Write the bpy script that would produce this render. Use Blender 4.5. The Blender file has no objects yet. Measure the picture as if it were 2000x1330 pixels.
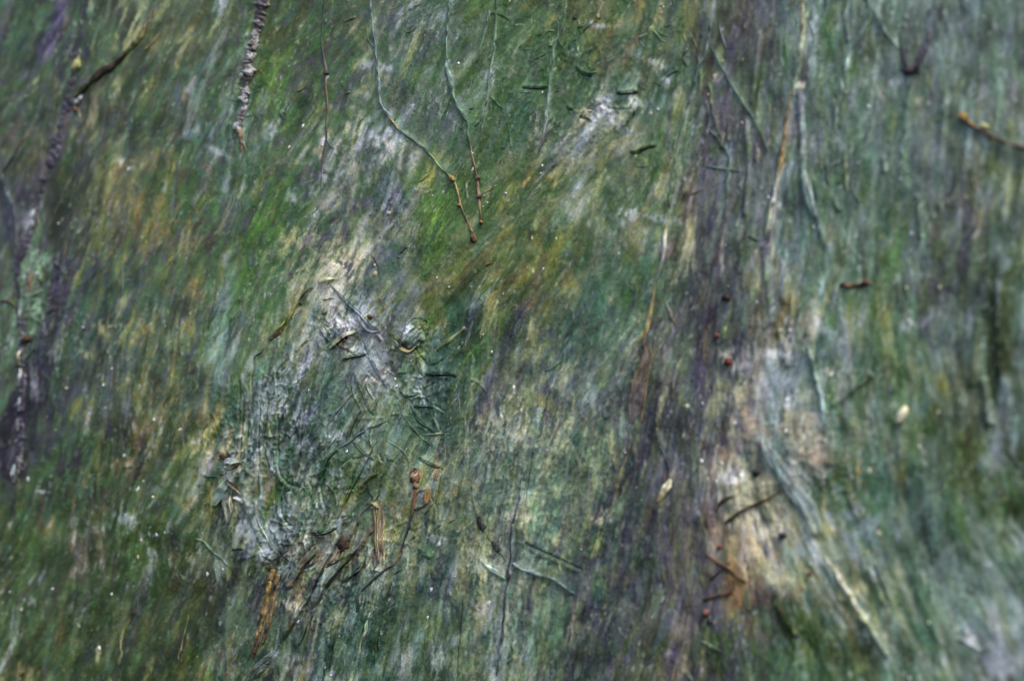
import bpy, math, random
import numpy as np

# ------------------------------------------------------------------ scene, camera, light
random.seed(7)
RNG = np.random.default_rng(11)
sc = bpy.context.scene
COL = sc.collection
R = math.radians

FPX = 50.0 / 36.0 * 2000.0            # focal length in photo pixels (2000 wide)
YAW, PITCH, DIST = R(33), R(7), 0.85  # the wall recedes to the left; camera tipped up a little
fwd = np.array([-math.sin(YAW) * math.cos(PITCH), math.cos(YAW) * math.cos(PITCH), math.sin(PITCH)])
rgt = np.array([math.cos(YAW), math.sin(YAW), 0.0])
upv = np.cross(rgt, fwd)
WALL_Z = 1.45                          # height of the middle of the picture on the wall
CAMP = np.array([0.0, 0.0, WALL_Z]) - fwd * DIST

def to_wall(px, py):
    """photo pixel -> point on the wall (x, z) and metres per pixel there"""
    a = (np.asarray(px, float) - 1000.0) / FPX
    b = (665.0 - np.asarray(py, float)) / FPX
    dx = fwd[0] + a * rgt[0] + b * upv[0]
    dy = fwd[1] + a * rgt[1] + b * upv[1]
    dz = fwd[2] + a * rgt[2] + b * upv[2]
    t = -CAMP[1] / dy
    return CAMP[0] + t * dx, CAMP[2] + t * dz, t / FPX

def to_pixel(x, z):
    """wall point -> photo pixel"""
    vx, vy, vz = x - CAMP[0], -CAMP[1], z - CAMP[2]
    d = vx * fwd[0] + vy * fwd[1] + vz * fwd[2]
    a = (vx * rgt[0] + vy * rgt[1] + vz * rgt[2]) / d
    b = (vx * upv[0] + vy * upv[1] + vz * upv[2]) / d
    return 1000.0 + a * FPX, 665.0 - b * FPX

cam = bpy.data.cameras.new('camera')
camo = bpy.data.objects.new('camera', cam)
COL.objects.link(camo)
sc.camera = camo
cam.lens, cam.sensor_width = 50.0, 36.0
cam.clip_start, cam.clip_end = 0.02, 60.0
import mathutils
M = mathutils.Matrix(((rgt[0], upv[0], -fwd[0], CAMP[0]), (rgt[1], upv[1], -fwd[1], CAMP[1]),
                      (rgt[2], upv[2], -fwd[2], CAMP[2]), (0, 0, 0, 1)))
camo.matrix_world = M
cam.dof.use_dof = True
cam.dof.focus_distance = float(to_wall(765, 665)[2]) * FPX
cam.dof.aperture_fstop = 3.7

world = bpy.data.worlds.new('World')
sc.world = world
world.use_nodes = True
wn = world.node_tree
bg = wn.nodes['Background']
sky = wn.nodes.new('ShaderNodeTexSky')
sky.sky_type = 'NISHITA'
sky.sun_disc = False
SUN_EL, SUN_AZ = R(52), R(-62)         # overcast light from high up, on the right of the wall
sky.sun_elevation = SUN_EL
sky.sun_rotation = R(180) + SUN_AZ
sky.air_density, sky.dust_density, sky.ozone_density = 1.0, 3.0, 1.0
wn.links.new(sky.outputs[0], bg.inputs[0])
bg.inputs[1].default_value = 0.11
sun = bpy.data.lights.new('sun', 'SUN')
sun.energy, sun.angle, sun.color = 1.5, R(14), (1.0, 0.96, 0.9)
suno = bpy.data.objects.new('sun', sun)
COL.objects.link(suno)
sdir = np.array([-math.sin(SUN_AZ) * math.cos(SUN_EL), -math.cos(SUN_AZ) * math.cos(SUN_EL), math.sin(SUN_EL)])
suno.rotation_euler = mathutils.Vector(sdir).to_track_quat('Z', 'Y').to_euler()

sc.view_settings.view_transform = 'Standard'
sc.view_settings.look = 'None'
sc.view_settings.gamma = 1.0
sc.view_settings.exposure = 0.9
LIT = np.array([.83, .825, .90])       # light on the wall: picture value = albedo * LIT

# ------------------------------------------------------------------ paint
PAL = dict(o=(76, 86, 46), O=(52, 60, 34), g=(68, 97, 52), G=(46, 70, 42), b=(80, 115, 52),
           t=(76, 107, 90), T=(48, 75, 64), m=(124, 152, 130), r=(90, 106, 84), s=(90, 98, 106),
           S=(52, 60, 64), p=(84, 80, 98), P=(50, 47, 62), c=(172, 168, 130), y=(124, 126, 66),
           h=(132, 112, 72), n=(78, 64, 52), w=(182, 184, 200), l=(132, 146, 154), R=(106, 56, 46),
           k=(28, 27, 28), x=(192, 166, 138), e=(208, 200, 184), u=(138, 106, 68), W=(222, 222, 232), q=(138, 114, 102))
PAL = {k: np.array(v, float) / 255 for k, v in PAL.items()}
def pc(s):
    s = s.replace('.', '')
    return sum(PAL[c] for c in s) / len(s)

GRID = """GtPoPg gtrogP gonrGc ogcroy rgotgw ggGoyo gogrtn rsgryw rgsrtl rgogtr gggytT ryohgr ryhgrt rtopry onppsy Ppssct rtrgtl rslrtp rslprt rtsrlt
goGgsp ogoPGc ogroyG gortgh gtrgGw gGgbyo grogtp rwsrtc rggrts grrtgw ggrTgt rtTsrg rTwltr rtlncp nopyrs sPsprg rtglrt rtyrps rpsrtt rsllrg
oOgnsG ooPcgp ogGrnt gonhtG gtltGw ggGytw rgwtry lrwtsr rtgrsr rgtgrt gyrtrs rcsylc rglwrt rywtrp nrpysn slrPrg rtlrgs rstrpr rslrgy rsloyr
oPSpon ooOyPc ohroyc ogthob gtbgtw gbgyts rcwltg rlwssl rlcbyr ggyorg gyohrc rycslr rogryl cwlnhr pnrpcs slprsl rlogts rsopgr sporrp scrOoy
SpwPog OonPyt oytgyn ogyhnt gbbgtc gbgctr rcltcp lrcpcw bgbyrt ggoyrt goOyhg oryltr rclrtg tlhncr rspSrc srltrs lrgtor rlgors ppronr GrcsOG
gtmpng PpgtGy tgySTg gtyhgs gbgytg gbgotr crwcty rcrstp gbyhog goyhgO ohycGo grsrtT rtgTly rtcnrt rsrpSg slwprr rygtrl rogrly ppScrr OOGlrt
gtmwrg PpgtTc tTrhgy gryhPr gtgyrt gtGyrs wwclTr wlcrpr gohybT gTGbyo rycPtr tTgtrT tTgtcr rncPpr sprPso wchlps rtlgwr rogtrt rSprsr OGOlst
gPPptg PptSTy rPtysw Srohyg gtrlty tgSrls trlsgp rlpwcr tTgrtb oGgbpr rcPyrl trslcp ltTrpc hnpPSr SprcPr lwcsll rTglsr rygtrT rtsSoy OlsoOh
PPpOtg PtgSPr nhwPoS ogyowr cchTrt tTlpSr tlrsTg tlryTr tTrtyr pSpgct cycTtm yctShr tgSctp PnpSPr wlSPrs clslwr lhrgtl rTtcgr rotSoO OOGlrS
PcgtgG gtTnPh ohoggS ogltlr cyhTPr rTtlgr tglrgy gyrtbr rchyTr Srtrcs mtycmT ytgmcS ycPhTr PPpnSo cScSwP wwyslc hclrtg rTstrg rtTSoy OoGggs
goGoTn onhwGp GrgGow OGwGno cyGSPr rwTlpr hrpnTr rhcTcr cyrPTr rScywh ymcytw Tcygrc lyTPnS SpPnoS sSpcnw cywcyc lcTlrs rtTrsl sSTrtg roGrts
ogOSrg onprGg GgGoOr OOGnoS OSPrnS SrPShn nrcSTP TrtSty TtSTPr TrycwS mTycTr trTgyT yTogSn nopySp shppch ychTGt lcroSr rccrtG trTtrg rtlsrm
oOGrwg ogGrto OOoSng OoGSPo rgSTPr TSPnrt SPTtrT TtrgTS TrgotS yhTlwS mtTgyl TTtgrG oGoSTg SonSPo SpnPog gTtoGy ooGOyr GcOrtl rtgrsc rlwtlr
orhcOg ocorGS OGocSP oOGoSo rTgShr SPwhTn wlcTSt tlTyrT TtrgTr yTrlhS ctwTgr TGTgrc yogcwT GSnoPO OoGSPp GotmTg GotGoT GrolmG wrtlch hlwrns"""
GRID = [row.split() for row in GRID.split('\n')]
GRID = [[c + ('lt' if i >= 15 else ('lr' if 4 <= i <= 9 and j >= 5 else (('OG' if j >= 8 else 'Op') if i < 5 else 'gp' if i < 8 else ('rg' if j < 6 else 'rp')))) for i, c in enumerate(row)] for j, row in enumerate(GRID)]
GRID = [[c.replace('y', 'm').replace('h', 'c') if 7 <= j <= 12 and 9 <= i <= 12 else c for i, c in enumerate(row)] for j, row in enumerate(GRID)]
NR, NC = len(GRID), len(GRID[0])

SC = 0.85                              # paint canvas: canvas pixels per photo pixel
OX, OY = -200, -160
CW, CH = int(2400 * SC), int(1650 * SC)
def cx(x): return (np.asarray(x, float) - OX) * SC
def cy(y): return (np.asarray(y, float) - OY) * SC

def resize(a, H, W):
    h, w = a.shape[:2]
    yy = np.clip((np.arange(H) + .5) * h / H - .5, 0, h - 1.001)
    xx = np.clip((np.arange(W) + .5) * w / W - .5, 0, w - 1.001)
    y0, x0 = yy.astype(int), xx.astype(int)
    fy, fx = (yy - y0), (xx - x0)
    fy = fy * fy * (3 - 2 * fy); fx = fx * fx * (3 - 2 * fx)
    y1, x1 = np.minimum(y0 + 1, h - 1), np.minimum(x0 + 1, w - 1)
    if a.ndim == 3:
        fy, fx = fy[:, None, None], fx[None, :, None]
    else:
        fy, fx = fy[:, None], fx[None, :]
    top = a[y0][:, x0] * (1 - fx) + a[y0][:, x1] * fx
    bot = a[y1][:, x0] * (1 - fx) + a[y1][:, x1] * fx
    return top * (1 - fy) + bot * fy

def vnoise(cell, octs=3, H=CH, W=CW):
    out, amp, tot = 0, 1.0, 0.0
    for k in range(octs):
        c = max(cell / 2 ** k, 1.0)
        out = out + amp * resize(RNG.random((int(H / c) + 2, int(W / c) + 2)), H, W)
        tot += amp
        amp *= .55
    return (out / tot).astype(np.float32)

def sstep(a, b, x):
    t = np.clip((x - a) / (b - a), 0, 1)
    return t * t * (3 - 2 * t)

# direction of the brush: degrees from the horizontal, anticlockwise in the picture
ANG = [(0, 0, 68), (250, 200, 66), (0, 700, 75), (300, 700, 76), (150, 1200, 74), (500, 300, 68), (450, 1200, 72),
       (700, 200, 62), (650, 500, 60), (900, 500, 58), (1000, 100, 62), (1150, 250, 52), (1050, 600, 58), (850, 800, 66),
       (700, 900, 66), (1000, 900, 68), (950, 1200, 76), (1200, 700, 62), (1300, 1000, 76), (1250, 1300, 74), (1400, 300, 84),
       (1450, 700, 84), (1550, 200, 90), (1750, 200, 88), (1950, 300, 90), (1700, 600, 80), (1900, 700, 92), (1500, 1050, 100),
       (1650, 1150, 118), (1800, 1000, 96), (1950, 1200, 120), (1500, 1300, 95), (1350, 800, 82)]
gy_, gx_ = np.mgrid[0:34, 0:49]
gxs, gys = OX + gx_ * 50.0, OY + gy_ * 50.0
num = np.zeros(gxs.shape); den = np.zeros(gxs.shape)
for (x, y, a) in ANG:
    w = 1.0 / ((gxs - x) ** 2 + (gys - y) ** 2 + 6000.0) ** 1.5
    num += w * a; den += w
AF = resize(num / den, CH, CW) + (vnoise(60, 2) - .5) * 34
AF = np.deg2rad(AF).astype(np.float32)
VX, VY = np.cos(AF), -np.sin(AF)

def lic(noise, n, step=1.0):
    yy, xx = np.mgrid[0:CH, 0:CW].astype(np.float32)
    acc = noise.copy()
    for sgn in (1, -1):
        x, y = xx.copy(), yy.copy()
        for k in range(n):
            xi = np.clip(x, 0, CW - 1).astype(np.int32); yi = np.clip(y, 0, CH - 1).astype(np.int32)
            x += sgn * step * VX[yi, xi]; y += sgn * step * VY[yi, xi]
            xi = np.clip(x, 0, CW - 1).astype(np.int32); yi = np.clip(y, 0, CH - 1).astype(np.int32)
            acc += noise[yi, xi]
    acc -= acc.mean()
    return (acc / acc.std()).astype(np.float32)

L1 = lic(RNG.random((CH, CW)).astype(np.float32), 4)
L2 = lic(vnoise(3.5, 2), 8, 1.3)
L3 = lic(vnoise(9, 2), 14, 2.0)
L4 = lic(vnoise(16, 3), 9, 2.6)

# ground colour from the grid of mixes
base = np.array([[pc(c) for c in row] for row in GRID])
yy, xx = np.mgrid[0:CH, 0:CW].astype(np.float32)
warp = (vnoise(90, 3) - .5) * 130, (vnoise(90, 3) - .5) * 130
gx = np.clip((xx / SC + OX + warp[0]) / 100 - .5, 0, NC - 1.001); gy = np.clip((yy / SC + OY + warp[1]) / 100 - .5, 0, NR - 1.001)
ix, iy = gx.astype(int), gy.astype(int)
fx, fy = (gx - ix)[..., None], (gy - iy)[..., None]
C = (base[iy, ix] * (1 - fx) + base[iy, ix + 1] * fx) * (1 - fy) + (base[iy + 1, ix] * (1 - fx) + base[iy + 1, ix + 1] * fx) * fy
C = C.astype(np.float32) * .92
H = np.zeros((CH, CW), np.float32)     # relief in photo pixels
SORTED = np.array([[sorted([PAL[c] for c in cell], key=lambda q: float(q @ (.3, .6, .1))) for cell in row] for row in GRID], np.float32)

def patches(noise, alpha, edge=.16, k=.5):
    """flow-shaped patches of the local mix of colours, with crisp edges"""
    g1x = np.clip(gx + (vnoise(40, 2) - .5) * 2.0, 0, NC - 1.001); g1y = np.clip(gy + (vnoise(40, 2) - .5) * 2.0, 0, NR - 1.001)
    jx, jy = (g1x + .5).astype(int), (g1y + .5).astype(int)
    u = np.clip(1 / (1 + np.exp(-1.70 * noise)), 0, .9999) * 7
    i = u.astype(int); f = sstep(.5 - edge, .5 + edge, u - i)[..., None]
    col = SORTED[jy, jx, i] * (1 - f) + SORTED[jy, jx, i + 1] * f
    C[:] += alpha * (col - C)

def norm(a):
    return (a - a.mean()) / a.std()
CEN = sstep(300, 750, xx / SC + OX)
ISO = norm(vnoise(26, 4)) * (.2 + .4 * CEN); ISO2 = norm(vnoise(9, 3)) * (.25 + .4 * CEN)
patches(norm(L4 + .5 * ISO + .2 * L3), .6)

TEX = []
for k in range(28):
    v = np.linspace(0, 1, 32)
    u = np.linspace(0, 1, 64)
    br = np.interp(v, np.linspace(0, 1, 13), RNG.random(13)) * .6 + RNG.random(32) * .4
    st = np.interp(v, np.linspace(0, 1, 9), RNG.random(9)) * .28
    en = 1 - np.interp(v, np.linspace(0, 1, 9), RNG.random(9)) * .45
    a = np.clip((u[:, None] - st[None]) / .07, 0, 1) * np.clip((en[None] - u[:, None]) / .2, 0, 1)
    a = a * (.35 + .65 * br[None]) * np.clip(np.minimum(v, 1 - v) / .12, 0, 1)[None]
    a = a * (.7 + .6 * (resize(RNG.random((9, 12)), 64, 32) - .5) * 1.4)
    TEX.append(np.clip(a, 0, 1).astype(np.float32))

def stroke(x, y, ang, L, Wd, col, alpha, hgt=0.0):
    ca, sa = math.cos(ang), -math.sin(ang)
    hx = abs(ca) * L / 2 + abs(sa) * Wd / 2 + 1; hy = abs(sa) * L / 2 + abs(ca) * Wd / 2 + 1
    x0, x1 = max(int(x - hx), 0), min(int(x + hx) + 2, CW); y0, y1 = max(int(y - hy), 0), min(int(y + hy) + 2, CH)
    if x1 <= x0 or y1 <= y0:
        return
    dx = (np.arange(x0, x1) - x)[None]; dy = (np.arange(y0, y1) - y)[:, None]
    u = (dx * ca + dy * sa) / L + .5; v = (dy * ca - dx * sa) / Wd + .5
    ok = (u >= 0) & (u < 1) & (v >= 0) & (v < 1)
    ui = np.clip(u * 64, 0, 63).astype(np.int16); vi = np.clip(v * 32, 0, 31).astype(np.int16)
    a = TEX[random.randrange(28)][ui, vi] * ok * alpha
    sl = C[y0:y1, x0:x1]
    sl += a[..., None] * (col - sl)
    if hgt:
        H[y0:y1, x0:x1] += a * hgt

def cellpick(x, y, jit):
    gx = (x + random.gauss(0, jit)) / 100 - .5; gy = (y + random.gauss(0, jit)) / 100 - .5
    r = GRID[min(max(int(round(gy)), 0), NR - 1)][min(max(int(round(gx)), 0), NC - 1)]
    return PAL[random.choice(r)]

def layer(n, Ls, Ws, al, jit, lum, hgt, dark=0.0, keep=0.0):
    for i in range(n):
        x = random.uniform(-190, 2190); y = random.uniform(-150, 1480)
        px, py = float(cx(x)), float(cy(y))
        a = AF[min(max(int(py), 0), CH - 1), min(max(int(px), 0), CW - 1)] + random.gauss(0, .16)
        k = 0.8 + 0.5 * min(max(x, 0), 2000) / 2000
        if random.random() < keep:
            c0 = C[min(max(int(py + random.gauss(0, 5)), 0), CH - 1), min(max(int(px + random.gauss(0, 5)), 0), CW - 1)]
        else:
            c0 = cellpick(x, y, jit)
        col = c0 * (1 + random.gauss(dark, lum)) + np.array([random.gauss(0, .012) for _ in range(3)])
        stroke(px, py, a, random.uniform(*Ls) * k * SC, random.uniform(*Ws) * k * SC, np.clip(col, .02, .95), random.uniform(*al), hgt)

layer(1500, (80, 220), (14, 40), (.35, .75), 45, .10, .25)
layer(7000, (30, 100), (5, 15), (.35, .8), 35, .14, .3)
patches(norm(.8 * L3 + .5 * L4 + .35 * L2 + .8 * ISO2 + .5 * ISO), .5, .1)

# ---- polyline tools
def pts(s):
    return np.array([[float(v) for v in q.split(',')] for q in s.split()])

def smooth(p, n=4):
    p = np.asarray(p, float)
    if len(p) < 3:
        t = np.linspace(0, 1, n + 1)[:, None]
        return p[0] * (1 - t) + p[1] * t
    q = np.vstack([2 * p[0] - p[1], p, 2 * p[-1] - p[-2]])
    out = []
    for i in range(1, len(q) - 2):
        for t in np.linspace(0, 1, n, endpoint=False):
            a, b, c, d = q[i - 1], q[i], q[i + 1], q[i + 2]
            out.append(.5 * ((2 * b) + (c - a) * t + (2 * a - 5 * b + 4 * c - d) * t * t + (3 * b - a - 3 * c + d) * t ** 3))
    out.append(p[-1])
    return np.array(out)

def resample(p, step):
    seg = np.hypot(*np.diff(p, axis=0).T)
    s = np.concatenate([[0], np.cumsum(seg)])
    n = max(int(s[-1] / step) + 1, 3)
    t = np.linspace(0, s[-1], n)
    return np.stack([np.interp(t, s, p[:, 0]), np.interp(t, s, p[:, 1])], 1), t / s[-1]

def field(p, maxd):
    """signed distance (photo px) to a polyline, and place along it, within a box of the canvas"""
    p = resample(smooth(p), 14)[0]
    q = np.stack([cx(p[:, 0]), cy(p[:, 1])], 1)
    m = maxd * SC + 2
    x0, x1 = max(int(q[:, 0].min() - m), 0), min(int(q[:, 0].max() + m), CW)
    y0, y1 = max(int(q[:, 1].min() - m), 0), min(int(q[:, 1].max() + m), CH)
    if x1 <= x0 or y1 <= y0:
        return None
    D = np.full((y1 - y0, x1 - x0), 1e6, np.float32); SG = np.zeros_like(D); T = np.zeros_like(D)
    n = len(q) - 1
    for i in range(n):
        a, b = q[i], q[i + 1]
        bx0, bx1 = max(int(min(a[0], b[0]) - m), x0), min(int(max(a[0], b[0]) + m), x1)
        by0, by1 = max(int(min(a[1], b[1]) - m), y0), min(int(max(a[1], b[1]) + m), y1)
        if bx1 <= bx0 or by1 <= by0:
            continue
        X = np.arange(bx0, bx1)[None]; Y = np.arange(by0, by1)[:, None]
        d = b - a; l2 = max(d @ d, 1e-6)
        t = np.clip(((X - a[0]) * d[0] + (Y - a[1]) * d[1]) / l2, 0, 1)
        ex, ey = X - a[0] - t * d[0], Y - a[1] - t * d[1]
        dist = np.sqrt(ex * ex + ey * ey)
        sgn = np.sign(d[0] * ey - d[1] * ex)      # + : right-hand side going along (picture y down)
        sl = (slice(by0 - y0, by1 - y0), slice(bx0 - x0, bx1 - x0))
        k = dist < D[sl]
        D[sl] = np.where(k, dist, D[sl]); SG[sl] = np.where(k, sgn, SG[sl]); T[sl] = np.where(k, (i + t) / n, T[sl])
    return slice(y0, y1), slice(x0, x1), D / SC, SG, T

RAG = vnoise(10, 3) - .5
RAG2 = vnoise(26, 3) - .5
def band(s, w0, w1, cols, alpha=.7, rag=1.0, soft=.5, hgt=0.0, bristle=.35):
    alpha = min(alpha * 1.3, 1.0)
    p = pts(s) if isinstance(s, str) else s
    wm = max(w0, w1)
    f = field(p, wm * 1.3)
    if f is None:
        return
    ys, xs, D, SG, T = f
    w = (w0 + (w1 - w0) * T) / 2
    d = D + RAG[ys, xs] * w * 1.1 * rag + RAG2[ys, xs] * w * .9 * rag
    a = 1 - sstep(w * (1 - soft), w * (1 + soft * .3) + .5, d)
    a = a * np.clip(1 - bristle + bristle * (.7 + .55 * L2[ys, xs] + .35 * L3[ys, xs]), 0, 1) * alpha
    a = a * sstep(0, .16, T + RAG2[ys, xs] * .5) * sstep(0, .16, 1 - T + RAG2[ys, xs] * .5)
    cc = [pc(c) for c in cols.split()]
    if len(cc) == 1:
        col = cc[0][None, None]
    else:
        tt = np.clip(T + L3[ys, xs] * .12, 0, 1) * (len(cc) - 1)
        i0 = np.clip(tt.astype(int), 0, len(cc) - 2); ff = (tt - i0)[..., None]
        ca = np.array(cc)
        col = ca[i0] * (1 - ff) + ca[i0 + 1] * ff
    col = col * (1 + .10 * L1[ys, xs] + .08 * L2[ys, xs])[..., None]
    sl = C[ys, xs]
    sl += a[..., None] * (col - sl)
    if hgt:
        H[ys, xs] += a * hgt

def scumble(x, y, rx, ry, ang, col, dens=.5, alpha=.66):
    """dry paint dragged over the relief"""
    r = max(rx, ry) * 1.4
    x0, x1 = max(int(cx(x - r)), 0), min(int(cx(x + r)), CW); y0, y1 = max(int(cy(y - r)), 0), min(int(cy(y + r)), CH)
    X = np.arange(x0, x1)[None] / SC + OX - x; Y = np.arange(y0, y1)[:, None] / SC + OY - y
    a = R(ang)
    u = (X * math.cos(a) - Y * math.sin(a)) / rx; v = (X * math.sin(a) + Y * math.cos(a)) / ry
    d = np.sqrt(u * u + v * v) + RAG2[y0:y1, x0:x1] * 1.0
    m = 1 - sstep(.35, 1.1, d)
    tex = L2[y0:y1, x0:x1] * .7 + L1[y0:y1, x0:x1] * .4 + RAG[y0:y1, x0:x1] * 5
    al = m * sstep(.75 - dens * 2.3, 1.25 - dens * 2.3, tex) * alpha
    sl = C[y0:y1, x0:x1]
    sl += al[..., None] * (pc(col) - sl)
    H[y0:y1, x0:x1] += al * .5

layer(9000, (24, 85), (3, 8), (.3, .8), 30, .16, .4)
patches(norm(.7 * L2 + .4 * L3 + .5 * L1 + .6 * ISO2 + .5 * norm(RNG.random((CH, CW)))), .14, .12)
# ---- broad passages of paint
band('125,-60 112,30 90,95 72,140', 34, 24, 'p pS p', .75)
band('60,-60 40,60 20,140', 40, 40, 'G g t', .4)
band('138,465 122,540 108,600 88,690 62,790 30,880 -10,970', 24, 56, 'pn p p pP P P', .9, .6)
band('30,780 10,850 -10,930', 18, 24, 'On O', .7)
band('112,300 118,400 116,485', 30, 40, 'o O O', .75)
band('172,555 145,640 120,730 100,790', 26, 30, 'T TG TS', .75)
band('190,480 176,560 164,610', 16, 18, 'P SP', .55)
band('132,490 118,590 98,700 86,770', 10, 16, 'm t tm', .55)
band('70,470 60,560 70,640', 60, 50, 'm gm tm', .55)
band('62,530 55,570', 24, 20, 'hn', .7)
band('505,400 490,500 455,620 430,700', 40, 30, 'b gb g t', .5)
band('455,480 440,580 425,680 440,760', 26, 40, 't m tl lm', .45)
band('560,330 540,420 500,500', 60, 40, 'b b g', .45)
band('880,360 855,420 835,500', 40, 60, 'b b bg', .6)
band('870,500 850,560 820,610', 60, 50, 'oy hy o', .5)
band('930,560 900,640 960,680', 80, 70, 'G T G', .55)
band('1030,540 1010,620 985,690 950,760 930,840', 26, 36, 'o S S p Sp', .65)
band('850,690 880,760 840,860', 110, 90, 'T TS T', .55)
band('650,690 620,760 600,860', 70, 60, 'Tr Ts t', .4)
band('1150,560 1130,640 1160,720', 120, 90, 'T T t', .4)
band('1520,-40 1490,30 1440,60', 90, 60, 'P p n', .6)
band('1500,120 1480,260 1460,420 1440,560', 60, 50, 's ps s S', .45)
band('1385,120 1390,260 1350,360 1330,450', 50, 40, 'on pn P nh', .5)
band('1340,360 1320,450 1300,520', 22, 26, 'hn h q', .65)
band('1400,560 1370,700 1330,820 1300,950', 70, 90, 'S P PS P', .55)
band('1290,600 1265,720 1240,860 1200,1000', 40, 60, 'nP P Pn P', .6)
band('1250,860 1215,1000 1170,1140 1120,1330', 60, 90, 'P S So oS', .6)
band('1330,940 1310,1080 1270,1200 1230,1340', 40, 60, 'S So no o', .5)
band('1400,960 1370,1080 1340,1180 1310,1340', 40, 60, 'pq p pq pP', .7)
band('1310,1000 1290,1120 1260,1240', 24, 30, 'q no y', .4)
band('1385,880 1360,980 1330,1060', 40, 30, 's l sp', .4)
band('1165,1150 1150,1230 1130,1330', 40, 60, 'S TS O', .6)
band('1480,600 1470,700 1450,800 1430,870', 36, 46, 'l w c wc', .5)
band('1500,620 1510,700', 16, 12, 'e w', .6)
band('1500,730 1520,790 1510,830', 50, 50, 'l wl s', .6)
band('1478,850 1515,910 1560,975 1600,1055', 26, 40, 'l s l lr', .85)
band('1430,900 1470,960 1500,1050', 60, 60, 'c cy ce', .55)
band('1410,1040 1450,1120 1470,1190', 70, 50, 'c hc h', .6)
band('1440,960 1480,1010 1500,1100', 20, 24, 'ye e e', .6)
band('1500,1160 1530,1200 1560,1250', 30, 46, 'O O OG', .85, .5)
band('1960,520 1950,620 1955,720 1950,790', 40, 44, 'OG O OG G', .9, .5)
band('1922,735 1928,780 1934,835', 14, 26, 'l l m', .85, .4)
band('1900,830 1890,900 1900,960', 60, 90, 'oy o oG', .6)
band('1890,800 1850,760 1770,700', 30, 30, 'o y o', .35)
band('1905,310 1895,420 1880,520 1872,610', 34, 30, 'p pn p P', .65)
band('1907,318 1908,420 1904,560', 10, 12, 'c cr c', .5)
band('1925,480 1920,620', 18, 24, 'O So', .5)
band('1970,560 1985,680', 30, 30, 'l t', .5)
band('1561,160 1565,270 1572,380 1600,440', 9, 12, 'l l tl l', .7)
band('1540,420 1530,500 1535,600', 14, 20, 'l l w', .5)
band('1457,225 1462,330 1456,430', 8, 12, 'l sl l', .75)
band('1422,260 1424,330', 9, 12, 'l l', .7)
band('1487,60 1475,150 1465,210', 7, 7, 'l s', .5)
band('1600,330 1640,430 1660,520', 30, 30, 'g t g', .3)
band('1930,130 1926,230', 24, 30, 's l', .5)
band('1820,60 1800,120', 30, 20, 'p P', .5)
band('1690,560 1720,650 1740,720', 40, 40, 'o g oy', .35)
band('1780,880 1790,1000 1800,1080', 60, 60, 'T S T', .45)
band('1800,1050 1880,1060', 120, 120, 'r s', .35)
band('1860,1200 1930,1260 2000,1330', 40, 50, 'l w w', .45)
band('1700,1130 1740,1200 1800,1290', 60, 60, 'g t r', .3)
band('1560,1180 1590,1240 1640,1290', 40, 50, 'o OG O', .55)
band('1660,1230 1700,1270', 60, 40, 'O OS', .6)
band('1360,1240 1420,1280 1480,1340', 60, 70, 'g G Gt', .5)
band('1000,720 1030,860', 60, 50, 'cr cy', .4)
band('1040,860 1030,980 1010,1080', 40, 44, 'm cm cy', .45)
band('1020,1100 1060,1160 1120,1180', 60, 60, 'ty m t', .35)
band('960,1160 965,1250 970,1340', 40, 46, 'w l lw', .5)
band('870,1080 865,1140 850,1180', 60, 40, 'S SP S', .6)
band('850,1180 845,1260', 40, 40, 'g o', .4)
band('650,1150 720,1250 700,1340', 80, 90, 'T TG T', .4)
band('597,1115 590,1160 575,1195', 24, 20, 'hr hq c', .55)
band('632,1070 615,1100', 20, 16, 'hr h', .45)
band('437,780 410,840 400,900', 22, 30, 'hc yc cy', .75)
band('412,925 412,980 405,1030', 30, 26, 'cy yc o', .8)
band('410,895 408,920', 22, 18, 'pw', .6)
band('60,1290 40,1330', 50, 40, 'hc ch', .5)
band('300,1080 270,1180 240,1290', 26, 26, 'S Sp S', .5)
band('735,640 760,700 770,760', 40, 30, 'p rp w', .45)

def sweep(s, wid, n, Ls, Ws, cols, al=(.4, .9)):
    """long drawn strokes that follow a path"""
    q, t = resample(smooth(pts(s)), 10)
    for i in range(n):
        k = random.randrange(len(q) - 1)
        d = q[k + 1] - q[k]
        off = random.gauss(0, wid / 2.6)
        e = np.array([-d[1], d[0]]) / np.hypot(*d)
        x, y = q[k] + e * off
        stroke(float(cx(x)), float(cy(y)), math.atan2(-d[1], d[0]) + random.gauss(0, .05), random.uniform(*Ls) * SC, random.uniform(*Ws) * SC,
               np.clip(pc(random.choice(cols.split())) * random.gauss(1, .12), .03, .9), random.uniform(*al), random.uniform(.2, 1.0))
band('1480,-60 1460,120 1430,330 1395,520 1340,720 1290,900 1250,1100 1190,1380', 150, 250, 'p pS p ps pS pP pS', .34, .8, .8)
band('1390,560 1350,720 1300,880 1270,1040 1230,1200 1190,1380', 80, 100, 'P pP pS PS P', .36, 1.0, .8, 0, .6)
band('1240,840 1210,960 1170,1100 1130,1250', 40, 70, 'PS P S P', .6)
band('1340,960 1320,1100 1290,1250', 40, 60, 'pq p pl', .55)
band('1410,880 1440,960 1490,1060 1480,1160', 110, 130, 'ce e ceq e', .6, .9, .8)
band('1470,640 1490,740 1500,850', 70, 100, 'le lw we', .55, .9, .8)
band('1540,800 1580,870 1620,900', 70, 60, 'eq eh e', .5)
band('1500,700 1530,790', 34, 40, 'l lw', .6)
band('150,-60 128,10 105,70 80,135', 34, 24, 'P p pP p', .9)
band('135,480 118,560 100,640 75,730 45,830 15,940', 34, 84, 'pP P P Pk Pk P', .95, .6)
band('40,760 20,860 -10,960', 40, 60, 'Pk Pk P', .9, .5)
band('130,200 112,300 95,360', 24, 20, 'P pP P', .6)
band('-20,330 15,400 30,500', 30, 30, 'P Sp P', .6)
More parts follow.
